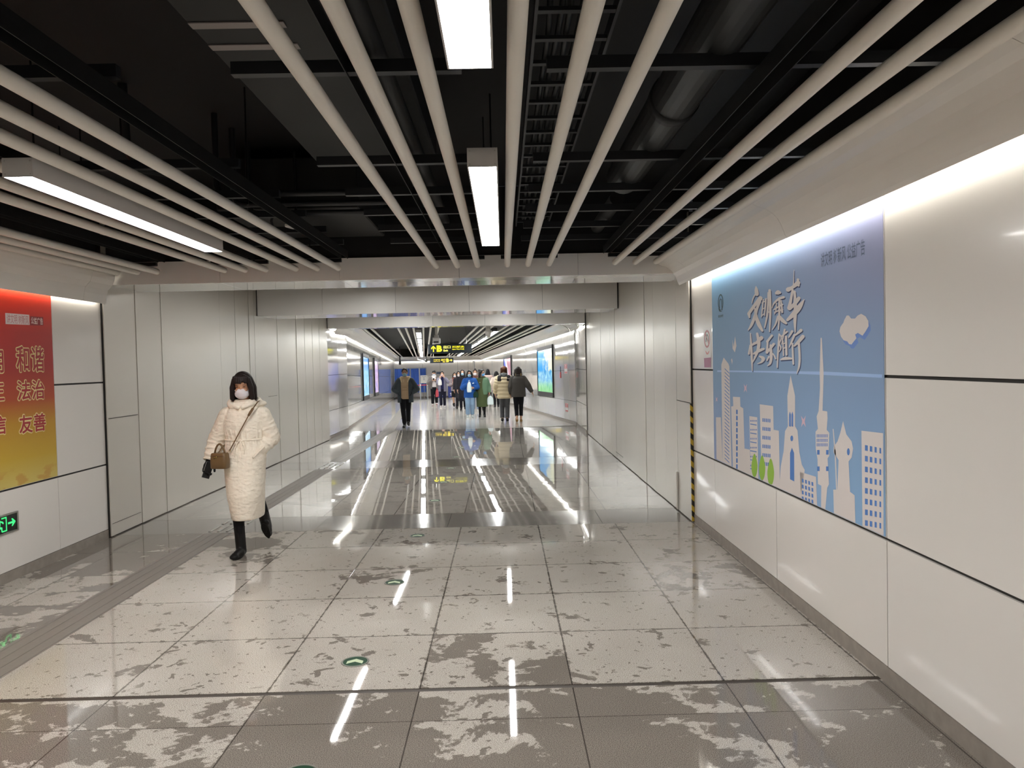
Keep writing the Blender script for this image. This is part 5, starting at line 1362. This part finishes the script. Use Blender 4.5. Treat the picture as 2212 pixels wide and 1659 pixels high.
mb.sphere((0,-.125,1.35), (.125,.06,.085), 18, 12); mb.sphere((-.13,-.05,1.375), (.06,.06,.03), 14, 10)
mb.limb((.09,.07,1.375), (.02,.125,1.345), .022, .016, 10); mb.limb((-.09,.07,1.38), (-.025,.125,1.35), .024, .018, 10); mb.limb((-.10,.05,1.40), (-.04,.10,1.385), .02, .015, 10)
blob('hood', mb, M_QUILT, coat, 0.006, 3)
mb = MB(); p = Vector(hr[1]); d = (p-Vector(hr[0])).normalized(); q = p-d*.012
n = 16; u = d.orthogonal().normalized(); v = d.cross(u)
mb.path([q+(u*math.cos(2*math.pi*i/n)+v*math.sin(2*math.pi*i/n))*.052 for i in range(n+1)], .012, 8); blob('cuff', mb, M_QUILT, coat, 0.005, 2)
mb = MB(); mb.limb((-.19,.085,.985), (-.115,.155,.90), .010, .010, 8); blob('pocket_welt', mb, M_QUILT, coat, 0.005, 2)
mb = MB(); mb.limb(Vector(hr[1])-d*.03, Vector(hr[1])+d*.01, .036, .033, 12); hand_shape(mb, hr[1], hr[2], hr[3], -1, hr[4], 0.0028)
blob('glove', mb, cloth('black_glove', '#141416', 0.5), w.root, 0.0045, 2)
w.hair('bobfull', '#1d1211', 0.005)
mk = w.mask(M_MASKW)
for z in (-.048, -.070): 
    mb = MB(); w.hp(mb, lambda t: t.path([(.060*math.sin(a), .048+.0625*math.cos(a), z-.012*math.cos(a)) for a in [math.radians(-62+124*i/14) for i in range(15)]], .0018, 6)); build('pleat', mb, M_MASKW, mk, smooth=True)
w.tights('#121113'); w.shoes('#141313', '#1b1a19', 'boot')
# her shoulder bag and phone are things of their own
M_LEATH = mat('brown_leather', '#6b5233', 0.42, grain=(12, 0.12), bumpy=(90, 0.15, 0.004)); M_GOLD = mat('gold_clasp', '#d8c27a', 0.25, 1.0)
bag = thing('handbag', 'small boxy brown handbag hanging by a thin strap over the cream coat', 'bag', heroM @ T((.155, .225, .815)) @ RZ(math.radians(-12)))
build('bag_body', MB().loft([(0,0,0,.070,.042),(0,0,.006,.076,.047),(0,0,.07,.077,.048),(0,0,.128,.072,.044),(0,0,.138,.066,.038)], 36, 5), M_LEATH, bag, smooth=True, angle=50)
mb = MB(); mb.path([(-.05+.1*i/14, 0, .132+.085*math.sin(math.pi*i/14)**.7) for i in range(15)], .0085, 8); build('bag_handle', mb, M_LEATH, bag, smooth=True)
mb = MB(); mb.path([(.030,.047,.095),(.012,.050,.104),(-.002,.050,.110)], [.006,.005,.003], 8); build('clasp', mb, M_GOLD, bag, smooth=True)
mb = MB(); mb.box(-.067,.067,.0470,.0484,.112,.1145); build('lid_seam', mb, mat('dark_leather', '#4d3a24', 0.5), bag)
inv = (T((.155, .225, .815)) @ RZ(math.radians(-12))).inverted()
sp = [(.085,.178,.965),(.03,.180,1.06),(-.03,.170,1.17),(-.085,.160,1.27),(-.125,.125,1.345),(-.145,.06,1.395),(-.13,-.05,1.40),(-.03,-.19,1.30),(.08,-.178,1.1),(.205,.02,.99),(.19,.14,.955),(.20,.19,.94)]
st = build('shoulder_strap', MB().path([inv @ Vector(p) for p in sp], .0052, 8), M_LEATH, bag, smooth=True)
build('strap_tab', MB().path([inv @ Vector(p) for p in ((-.088,.166,1.272),(-.105,.155,1.305),(-.122,.135,1.338))], [.010,.012,.011], 8), M_LEATH, st, smooth=True)
for q in ((.085,.178,.965), (.20,.19,.94)):
    c = inv @ Vector(q); build('ring', MB().path([c+Vector((.010*math.cos(2*math.pi*i/12), 0, .010*math.sin(2*math.pi*i/12))) for i in range(13)], .002, 6), M_GOLD, st, smooth=True)
hd = Vector(hr[2]).normalized(); hn = Vector(hr[3]).normalized(); hs = hd.cross(hn).normalized(); hn = hs.cross(hd)
pc = Vector(hr[1])+hd*.085+hn*.030
PH = heroM @ Matrix(((hs.x,hd.x,hn.x,pc.x),(hs.y,hd.y,hn.y,pc.y),(hs.z,hd.z,hn.z,pc.z),(0,0,0,1)))
ph = thing('phone', 'dark phone held in the black glove of the woman in the cream coat', 'phone', PH)
build('phone_body', MB().bbox(-.036,.036,-.074,.074,-.004,.004,.002), mat('phone_edge', '#8f9497', 0.25, 0.8), ph)
build('phone_screen', MB().box(-.034,.034,-.072,.072,.0042,.0048), M_BLACK, ph); build('phone_back', MB().box(-.034,.034,-.072,.072,-.0048,-.0042), M_BLACK, ph)

# --- far walkers
def P_(label, x, y, z, face, H, legs, arms, **kw): return Person(label, at(x, y, z, face), H, legs, arms, **kw)
def held(name, label, cat, M): return thing(name, label, cat, M)
def pbag(name, label, M, h, w_, d, m, handle=True, cat='bag'):
    """soft carrier bag"""
    t = thing(name, label, cat, M); mb = MB(); mb.loft([(0,0,0,w_*.42,d*.4),(0,0,h*.08,w_*.5,d*.5),(0,0,h*.5,w_*.5,d*.48),(0,0,h*.8,w_*.38,d*.34),(0,0,h,w_*.16,d*.16)], 24, 2.5)
    blob('bag_body', mb, m, t, 0.008, 3)
    if handle: build('bag_handle', MB().path([(-w_*.12,0,h*.97),(-w_*.1,0,h*1.12),(0,0,h*1.2),(w_*.1,0,h*1.12),(w_*.12,0,h*.97)], .006, 6), m, t, smooth=True)
    return t
M_PLAST = mat('white_carrier_plastic', '#d5e0e2', 0.4, bumpy=(25, 0.5, 0.01)); M_PHONE = M_BLACK

# in the dark open jacket
d1 = P_('person in a dark jacket open over a tan hoodie, walking alone with hands in pockets', -2.70, 21.1, -0.02, FACE, 1.60, {'R': (.03, .10, 0, 0), 'L': (-.03, -.28, .03, math.radians(-25))}, {'R': pocket(1, .150, .06, .96, .31), 'L': pocket(-1, .150, .06, .96, .31)}, skin_c='#a77c66')
d1.trousers('#15151a', 1.0, .058); d1.shoes('#131315', '#1a1a1a', 'ankle')
hd_ = d1.top('hoodie', '#b0977a', .80, .172, .128, sl=(.062,.055,.045), collar=(.03, 1.41))
mb = MB(); mb.path([(.02,.135,1.36),(.025,.145,1.28)], .006, 6); build('drawcord', mb, cloth('cord', '#c9b79a'), hd_); 
mb = MB(); mb.box(-.08,.08,.140,.149,1.05,1.056); mb.box(-.06,.06,.140,.148,1.13,1.136); build('chest_print', mb, cloth('print', '#6d563f'), hd_)
jk = d1.top('jacket', '#3b4247', .70, .225, .168, chest=(.225,.165), sl=(.098,.092,.066), opening=lambda z: math.radians(30 if z < 1.25 else 34))
mb = MB()
for sx in (-1, 1): mb.limb((sx*.12,.03,1.40), (sx*.085,.135,1.28), .034, .016, 10); mb.limb((sx*.11,-.06,1.41), (sx*.12,.03,1.40), .036, .034, 10)
mb.limb((-.11,-.06,1.41), (.11,-.06,1.41), .036, .036, 10); blob('hood_lining', mb, cloth('lining', '#c9b594'), d1.root, 0.007, 3)
for sx in (-1, 1): mb = MB(); mb.limb((sx*.20,.10,.99), (sx*.15,.155,.90), .008, .008, 8); build('pocket_flap', mb, cloth('flap', '#23262a'), jk, smooth=True)
d1.hair('tied', '#1c1513'); d1.eyes(); d1.mask(mat('mask_teal', '#8aa9ab', 0.8))

# couple walking away
c1 = P_('walker seen from behind in a cream padded jacket with black shoulder panels', 0.015, 22.55, -0.045, 0.0, 1.62, {'R': (.07, -.03, 0, 0), 'L': (-.075, .06, 0, 0)}, {'R': hang(1, .045), 'L': hang(-1, .045)})
c1.trousers('#55565a', 1.08, .066); c1.shoes('#1d1c1d', '#cfcbc6', 'shoe')
cj = c1.top('padded_jacket', '#d6c7a6', .70, .218, .165, chest=(.222,.165), sl=(.094,.088,.064), puff=6)
for sx in (-1, 1):
    mb = MB(); mb.loft([(sx*.125,-.055,1.22,.075,.105),(sx*.125,-.05,1.30,.078,.100),(sx*.13,-.03,1.372,.066,.078),(sx*.12,-.02,1.40,.04,.05)], 20, 2.6); blob('shoulder_panel', mb, cloth('black_panel', '#1d1a1e', 0.6), cj, 0.007, 3)
mb = MB(); mb.box(.11,.165,-.166,-.158,1.285,1.305); build('small_badge', mb, cloth('badge', '#c9b6b4'), cj)
mb = MB(); n = 14
for i in range(n):
    a0, a1 = 2*math.pi*i/n, 2*math.pi*(i+1)/n; mb.limb((.075*math.cos(a0),.075*math.sin(a0),1.43), (.075*math.cos(a1),.075*math.sin(a1),1.43), .035, .035, 10)
mb.sphere((0,-.09,1.40), (.085,.045,.07), 14, 10); blob('scarf_hood', mb, cloth('grey_hood', '#6f7375'), c1.root, 0.007, 3)
h = MB(); c1.hp(h, lambda t: (t.sphere((0,-.018,.03), (.087,.098,.094), 22, 16), *[t.limb((sx*.06,-.04,.05), (sx*.085,.0,-.17), .045, .028, 10) for sx in (-1, 1)], *[t.limb((sx*.07,.02,.02), (sx*.095,.05,-.22), .03, .022, 10) for sx in (-1, 1)]))
blob('hair', h, hairmat('#5a3620'), c1.root, 0.006, 3)
g1 = P_('walker seen from behind in a loose dark grey jacket and tan shoes', 0.425, 22.4, -0.045, 0.0, 1.59, {'R': (.065, .10, 0, 0), 'L': (-.06, -.10, .02, math.radians(-15))}, {'R': (seg((.30,-.05,1.09)), seg((.41,.03,.90)), (.45,.1,-1), (-1,0.1,-.3), .35), 'L': hang(-1, .02)})
g1.trousers('#17181d', 1.0, .058, end=.09); g1.shoes('#8a6a3c', '#8a6a3c', 'low')
g1.top('jacket', '#4c4946', .76, .222, .17, chest=(.232,.168), sl=(.098,.092,.06), collar=(.026, 1.41))
g1.hair('shoulder', '#221a17')
mb = MB(); g1.hp(mb, lambda t: [t.limb((.02*k+.01,-.095,-.09), (.022*k+.01,-.10,-.16), .013, .007, 8) for k in range(-4, 5)]); blob('light_hair_ends', mb, hairmat('#8d7a52'), g1.root, 0.006, 2)

# blue fleece and green coat
b1 = P_('woman in a bright blue fleece jacket and pale jeans, white bag at her chest', -1.13, 25.55, -0.10, FACE, 1.54, {'R': (.085, .05, 0, 0), 'L': (-.07, -.04, 0, 0)}, {'R': chesth(1, .06, .25, 1.18, .25), 'L': (seg((-.28,-.01,1.07)), seg((-.14,.19,1.05)), (.8,.4,.1), (.2,-1,0), .7)}, skin_c='#b88f78')
b1.trousers('#7f98b3', 1.12, .075, 'jeans'); b1.shoes('#cdd3d2', '#dfe2e0', 'shoe')
bf = b1.top('fleece_jacket', '#1f4f94', .70, .215, .165, chest=(.222,.165), sl=(.098,.098,.07), collar=(.034, 1.40))
mb = MB(); mb.flat([(-.16,.150,1.20),(-.10,.168,1.20),(-.09,.170,1.225),(-.12,.168,1.222),(-.13,.162,1.24),(-.165,.150,1.235)]); build('chest_patch', mb, cloth('patch', '#dfe6ea'), bf)
b1.hair('bob', '#121214'); b1.eyes(); b1.mask(M_MASKB)
pbag('carrier_bag', 'white carrier bag held at the chest of the woman in the blue fleece', at(-1.13, 25.55, -0.10, FACE) @ T((.005, .27, .84)), .34, .15, .10, M_PLAST)
pbag('shoulder_bag', 'dark green bag at the hip of the woman in the blue fleece', at(-1.13, 25.55, -0.10, FACE) @ T((-.20, .12, .66)), .20, .17, .09, cloth('dark_green_bag', '#1c3528'), False)
g2 = P_('woman in a long olive coat with a pale green panel and black tights', -0.73, 25.65, -0.10, FACE, 1.56, {'R': (.085, .02, 0, 0), 'L': (-.075, .02, 0, 0)}, {'R': hang(1, .0), 'L': hang(-1, .035, .02)}, turn=math.radians(62), skin_c='#b98f78')
g2.tights('#141416'); g2.shoes('#131314', '#131314', 'shoe')
g2.skirt('#4a5436', .36, .200, .205, 'coat_skirt', 1.05, (.19,.15))
g2.top('coat', '#474a2f', .78, .20, .155, chest=(.212,.152), sl=(.086,.080,.06), collar=(.03, 1.40))
mb = MB(); mb.loft([(-.09,.02,.79,.12,.150),(-.09,.02,1.0,.118,.150),(-.09,.02,1.2,.125,.148),(-.095,.01,1.32,.115,.128),(-.09,0,1.375,.06,.09)], 24, 2.4); g2.sleeve(mb, 'L', .088, .082, .062); blob('pale_green_panel', mb, cloth('sage', '#5f7a62'), g2.root, 0.008, 3)
mb = MB(); mb.sphere((.06,.162,1.22), .012, 10, 8); build('button', mb, M_PAPERCUT, g2.root, smooth=True)
g2.hair('shoulder', '#1b1513'); g2.eyes(); g2.mask(M_MASKD)
pbag('carrier_bag', 'white plastic bag hanging from the hand of the woman in the olive coat', at(-0.73, 25.65, -0.10, FACE) @ T((-.27, .07, .40)), .30, .22, .12, M_PLAST)

# pair in grey jackets near the end wall
m1 = P_('man in a grey padded jacket over a white shirt, looking at his phone', -3.32, 36.8, -0.295, FACE+.05, 1.67, {'R': (.09, .02, 0, 0), 'L': (-.09, -.08, .03, math.radians(-15))}, {'R': chesth(1, .06, .27, 1.2, .27), 'L': chesth(-1, .06, .27, 1.2, .27)}, nod=math.radians(18))
m1.trousers('#131419', 1.12, .07); m1.shoes('#d8d2d0', '#b44a4e', 'shoe')
m1.top('shirt', '#d9d3d2', .88, .172, .135, sl=(.06,.055,.045), vox=0.009)
m1.top('padded_jacket', '#6d6867', .80, .225, .165, chest=(.23,.168), sl=(.105,.10,.066), opening=math.radians(26), vox=0.009)
m1.hair('short', '#141314'); m1.mask(mat('mask_pale_blue', '#c3cfe0', 0.8)); m1.eyes()
t = thing('phone', 'phone with a pale case held by the man in the grey padded jacket', 'phone', at(-3.32, 36.8, -0.295, FACE) @ T((0, .34, 1.27)) @ Matrix.Rotation(math.radians(50), 4, 'X'))
build('phone_body', MB().bbox(-.036,.036,-.075,.075,-.004,.004,.002), M_WHITE, t); build('phone_screen', MB().box(-.033,.033,-.07,.07,-.0052,-.0042), M_BLACK, t)
pbag('drink_bag', 'red and white bag hanging at the leg of the man in the grey padded jacket', at(-3.32, 36.8, -0.295, FACE) @ T((-.14, .20, .42)), .36, .15, .10, cloth('red_bag', '#b04a52'))
m2 = P_('woman in a lilac grey jacket and navy trousers raising both hands to her face', -2.73, 34.3, -0.25, FACE, 1.59, {'R': (.075, .03, 0, 0), 'L': (-.075, -.04, 0, 0)}, {'R': (seg((.20,.12,1.12)), seg((.10,.17,1.36)), (-.3,.1,.9), (-.6,-.6,0), .6), 'L': (seg((-.27,.10,1.17)), seg((-.10,.15,1.39)), (.2,.1,.9), (.6,-.6,0), .6)})
m2.trousers('#191a2b', 1.0, .066); m2.shoes('#d3cfcb', '#e0dcd8', 'shoe')
m2.top('sweater', '#1f2149', .85, .165, .13, sl=(.055,.05,.042), vox=0.009)
m2.top('jacket', '#7d7b8c', .74, .20, .155, chest=(.205,.155), sl=(.082,.075,.055), opening=math.radians(22), vox=0.009)
m2.hair('tied', '#1a1415'); m2.mask(mat('mask_pink', '#dcc3c2', 0.8)); m2.eyes()
pbag('paper_bag', 'small white bag hanging from the raised hand of the woman in the lilac jacket', at(-2.73, 34.3, -0.25, FACE) @ T((.09, .26, 1.0)), .28, .17, .07, M_WHITE)
# group around the woman in the blue fleece
s1 = P_('long-haired woman in a patterned cardigan and black skirt with bare calves', -2.14, 33.95, -0.25, FACE-.1, 1.54, {'R': (.09, -.12, .06, math.radians(-30)), 'L': (-.06, .12, 0, 0)}, {'R': chesth(1, .07, .25, 1.12, .24), 'L': chesth(-1, .02, .27, 1.15, .24)}, nod=math.radians(8), skin_c='#c79f83')
s1.skirt('#141416', .50, .185, .19); s1.shoes('#1d1718', '#1d1718', 'ankle')
s1.top('cardigan', '#8a7f83', .80, .205, .155, chest=(.205,.152), sl=(.08,.074,.056), vox=0.009)
mb = MB()
for i in range(12):
    a0, a1 = 2*math.pi*i/12, 2*math.pi*(i+1)/12; mb.limb((.11*math.cos(a0),.10*math.sin(a0),1.385), (.11*math.cos(a1),.10*math.sin(a1),1.385), .04, .04, 10)
mb.limb((.06,.13,1.36), (.07,.17,1.12), .035, .03, 10); blob('scarf', mb, cloth('rust_scarf', '#8b4a40'), s1.root, 0.008, 3)
mb = MB(); mb.loft([(0,0,.785,.208,.158),(0,0,.83,.209,.159)], 30); blob('cardigan_hem', mb, cloth('teal_band', '#4a6a78'), s1.root, 0.009, 1)
s1.hair('long', '#2b1a15'); s1.mask(M_MASKW); s1.eyes()
pbag('tote_bag', 'pale patterned tote held in front of the woman in the black skirt', at(-2.14, 33.95, -0.25, FACE-.1) @ T((-.05, .24, .80)), .34, .24, .09, cloth('pale_tote', '#cbbdb8'))
k1 = P_('tall woman with long black hair in a long black coat and pale blue mask', -1.65, 31.0, -0.195, FACE, 1.62, {'R': (.08, .10, 0, 0), 'L': (-.07, -.12, .03, math.radians(-20))}, {'R': hang(1, .0), 'L': hang(-1, .0)}, skin_c='#d0a68d')
k1.trousers('#15161d', 1.0, .06); k1.shoes('#151415', '#151415', 'ankle'); k1.top('long_coat', '#1f1d24', .38, .20, .16, chest=(.205,.15), sl=(.08,.073,.056), vox=0.009)
k1.hair('long', '#151114'); k1.mask(M_MASKB); k1.eyes()
n1 = P_('person mostly hidden behind the long-haired women, only a masked face showing', -1.90, 32.6, -0.22, FACE, 1.57, LEGS_STAND, {'R': hang(1, .0), 'L': hang(-1, .0)})
n1.trousers('#22232a'); n1.shoes('#222222'); n1.top('jacket', '#2c2a30', .75, .19, .15, vox=0.009); n1.hair('bob', '#171314'); n1.mask(M_MASKW); n1.eyes()
u1 = P_('woman with a hair bun and white mask between the blue fleece and the olive coat', -1.085, 29.5, -0.165, FACE, 1.60, {'R': (.09, -.02, 0, 0), 'L': (-.10, .06, 0, 0)}, {'R': hang(1, .0), 'L': chesth(-1, .05, .24, 1.15, .23)})
u1.trousers('#8893a8', 1.1, .07, 'jeans'); u1.shoes('#cfcac2', '#d8d4cc', 'shoe'); u1.top('jacket', '#6a4a44', .78, .20, .15, collar=(.04, 1.39), vox=0.009)
u1.hair('bun', '#241716'); u1.mask(M_MASKW); u1.eyes()
v1 = P_('dark-haired person almost wholly hidden behind the woman in the olive coat', -0.93, 30.6, -0.185, FACE, 1.62, LEGS_STAND, {'R': hang(1, .0), 'L': hang(-1, .0)})
v1.trousers('#1c1d22'); v1.shoes('#1c1c1c'); v1.top('jacket', '#2f2c2e', .75, .19, .15, vox=0.009); v1.hair('short', '#151314')
o1 = P_('person walking away with long black hair over a pale pink padded coat', -0.72, 35.2, -0.27, 0.0, 1.66, {'R': (.08, .10, 0, 0), 'L': (-.08, -.08, 0, 0)}, {'R': hang(1, .03), 'L': hang(-1, .03)})
o1.trousers('#17171c'); o1.shoes('#19191b', '#c9c5bf')
oj = o1.top('padded_coat', '#b3a6a6', .62, .215, .165, chest=(.225,.165), sl=(.092,.085,.064), puff=5, vox=0.009)
mb = MB(); mb.limb((-.15,-.10,1.34), (.15,-.10,1.34), .055, .055, 12); mb.limb((-.16,-.09,1.34), (-.10,.04,1.38), .05, .04, 12); mb.limb((.16,-.09,1.34), (.10,.04,1.38), .05, .04, 12); blob('pink_hood', mb, cloth('pink_hood_cloth', '#d9bdb4'), oj, 0.009, 3)
mb = MB(); o1.hp(mb, lambda t: (t.sphere((0,-.018,.03), (.09,.1,.098), 20, 14), t.loft([(0,-.05,-.20,.15,.06),(0,-.045,-.08,.115,.08),(0,-.03,.03,.09,.09)], 24))); blob('hair', mb, hairmat('#12121a'), o1.root, 0.008, 3)
w2 = P_('person walking away in a pale cream jacket and black trousers, half behind the padded jacket', -0.31, 33.4, -0.235, 0.12, 1.54, {'R': (.06, .04, 0, 0), 'L': (-.10, -.06, 0, 0)}, {'R': hang(1, .0), 'L': (seg((-.27,-.02,1.09)), seg((-.29,.08,.88)), (-.1,.3,-1), (1,0,0), .4)})
w2.trousers('#121216', .95, .055); w2.shoes('#141415', '#141415', 'ankle'); w2.top('jacket', '#d2c3b6', .78, .20, .155, chest=(.21,.155), sl=(.088,.082,.06), collar=(.028, 1.405), vox=0.009); w2.hair('bob', '#121113')
pbag('shoulder_bag', 'small dark red bag at the side of the person in the pale cream jacket', at(-0.31, 33.4, -0.235, 0.12) @ T((-.33, .05, .55)), .30, .12, .10, cloth('dark_red_bag', '#5e2326'))
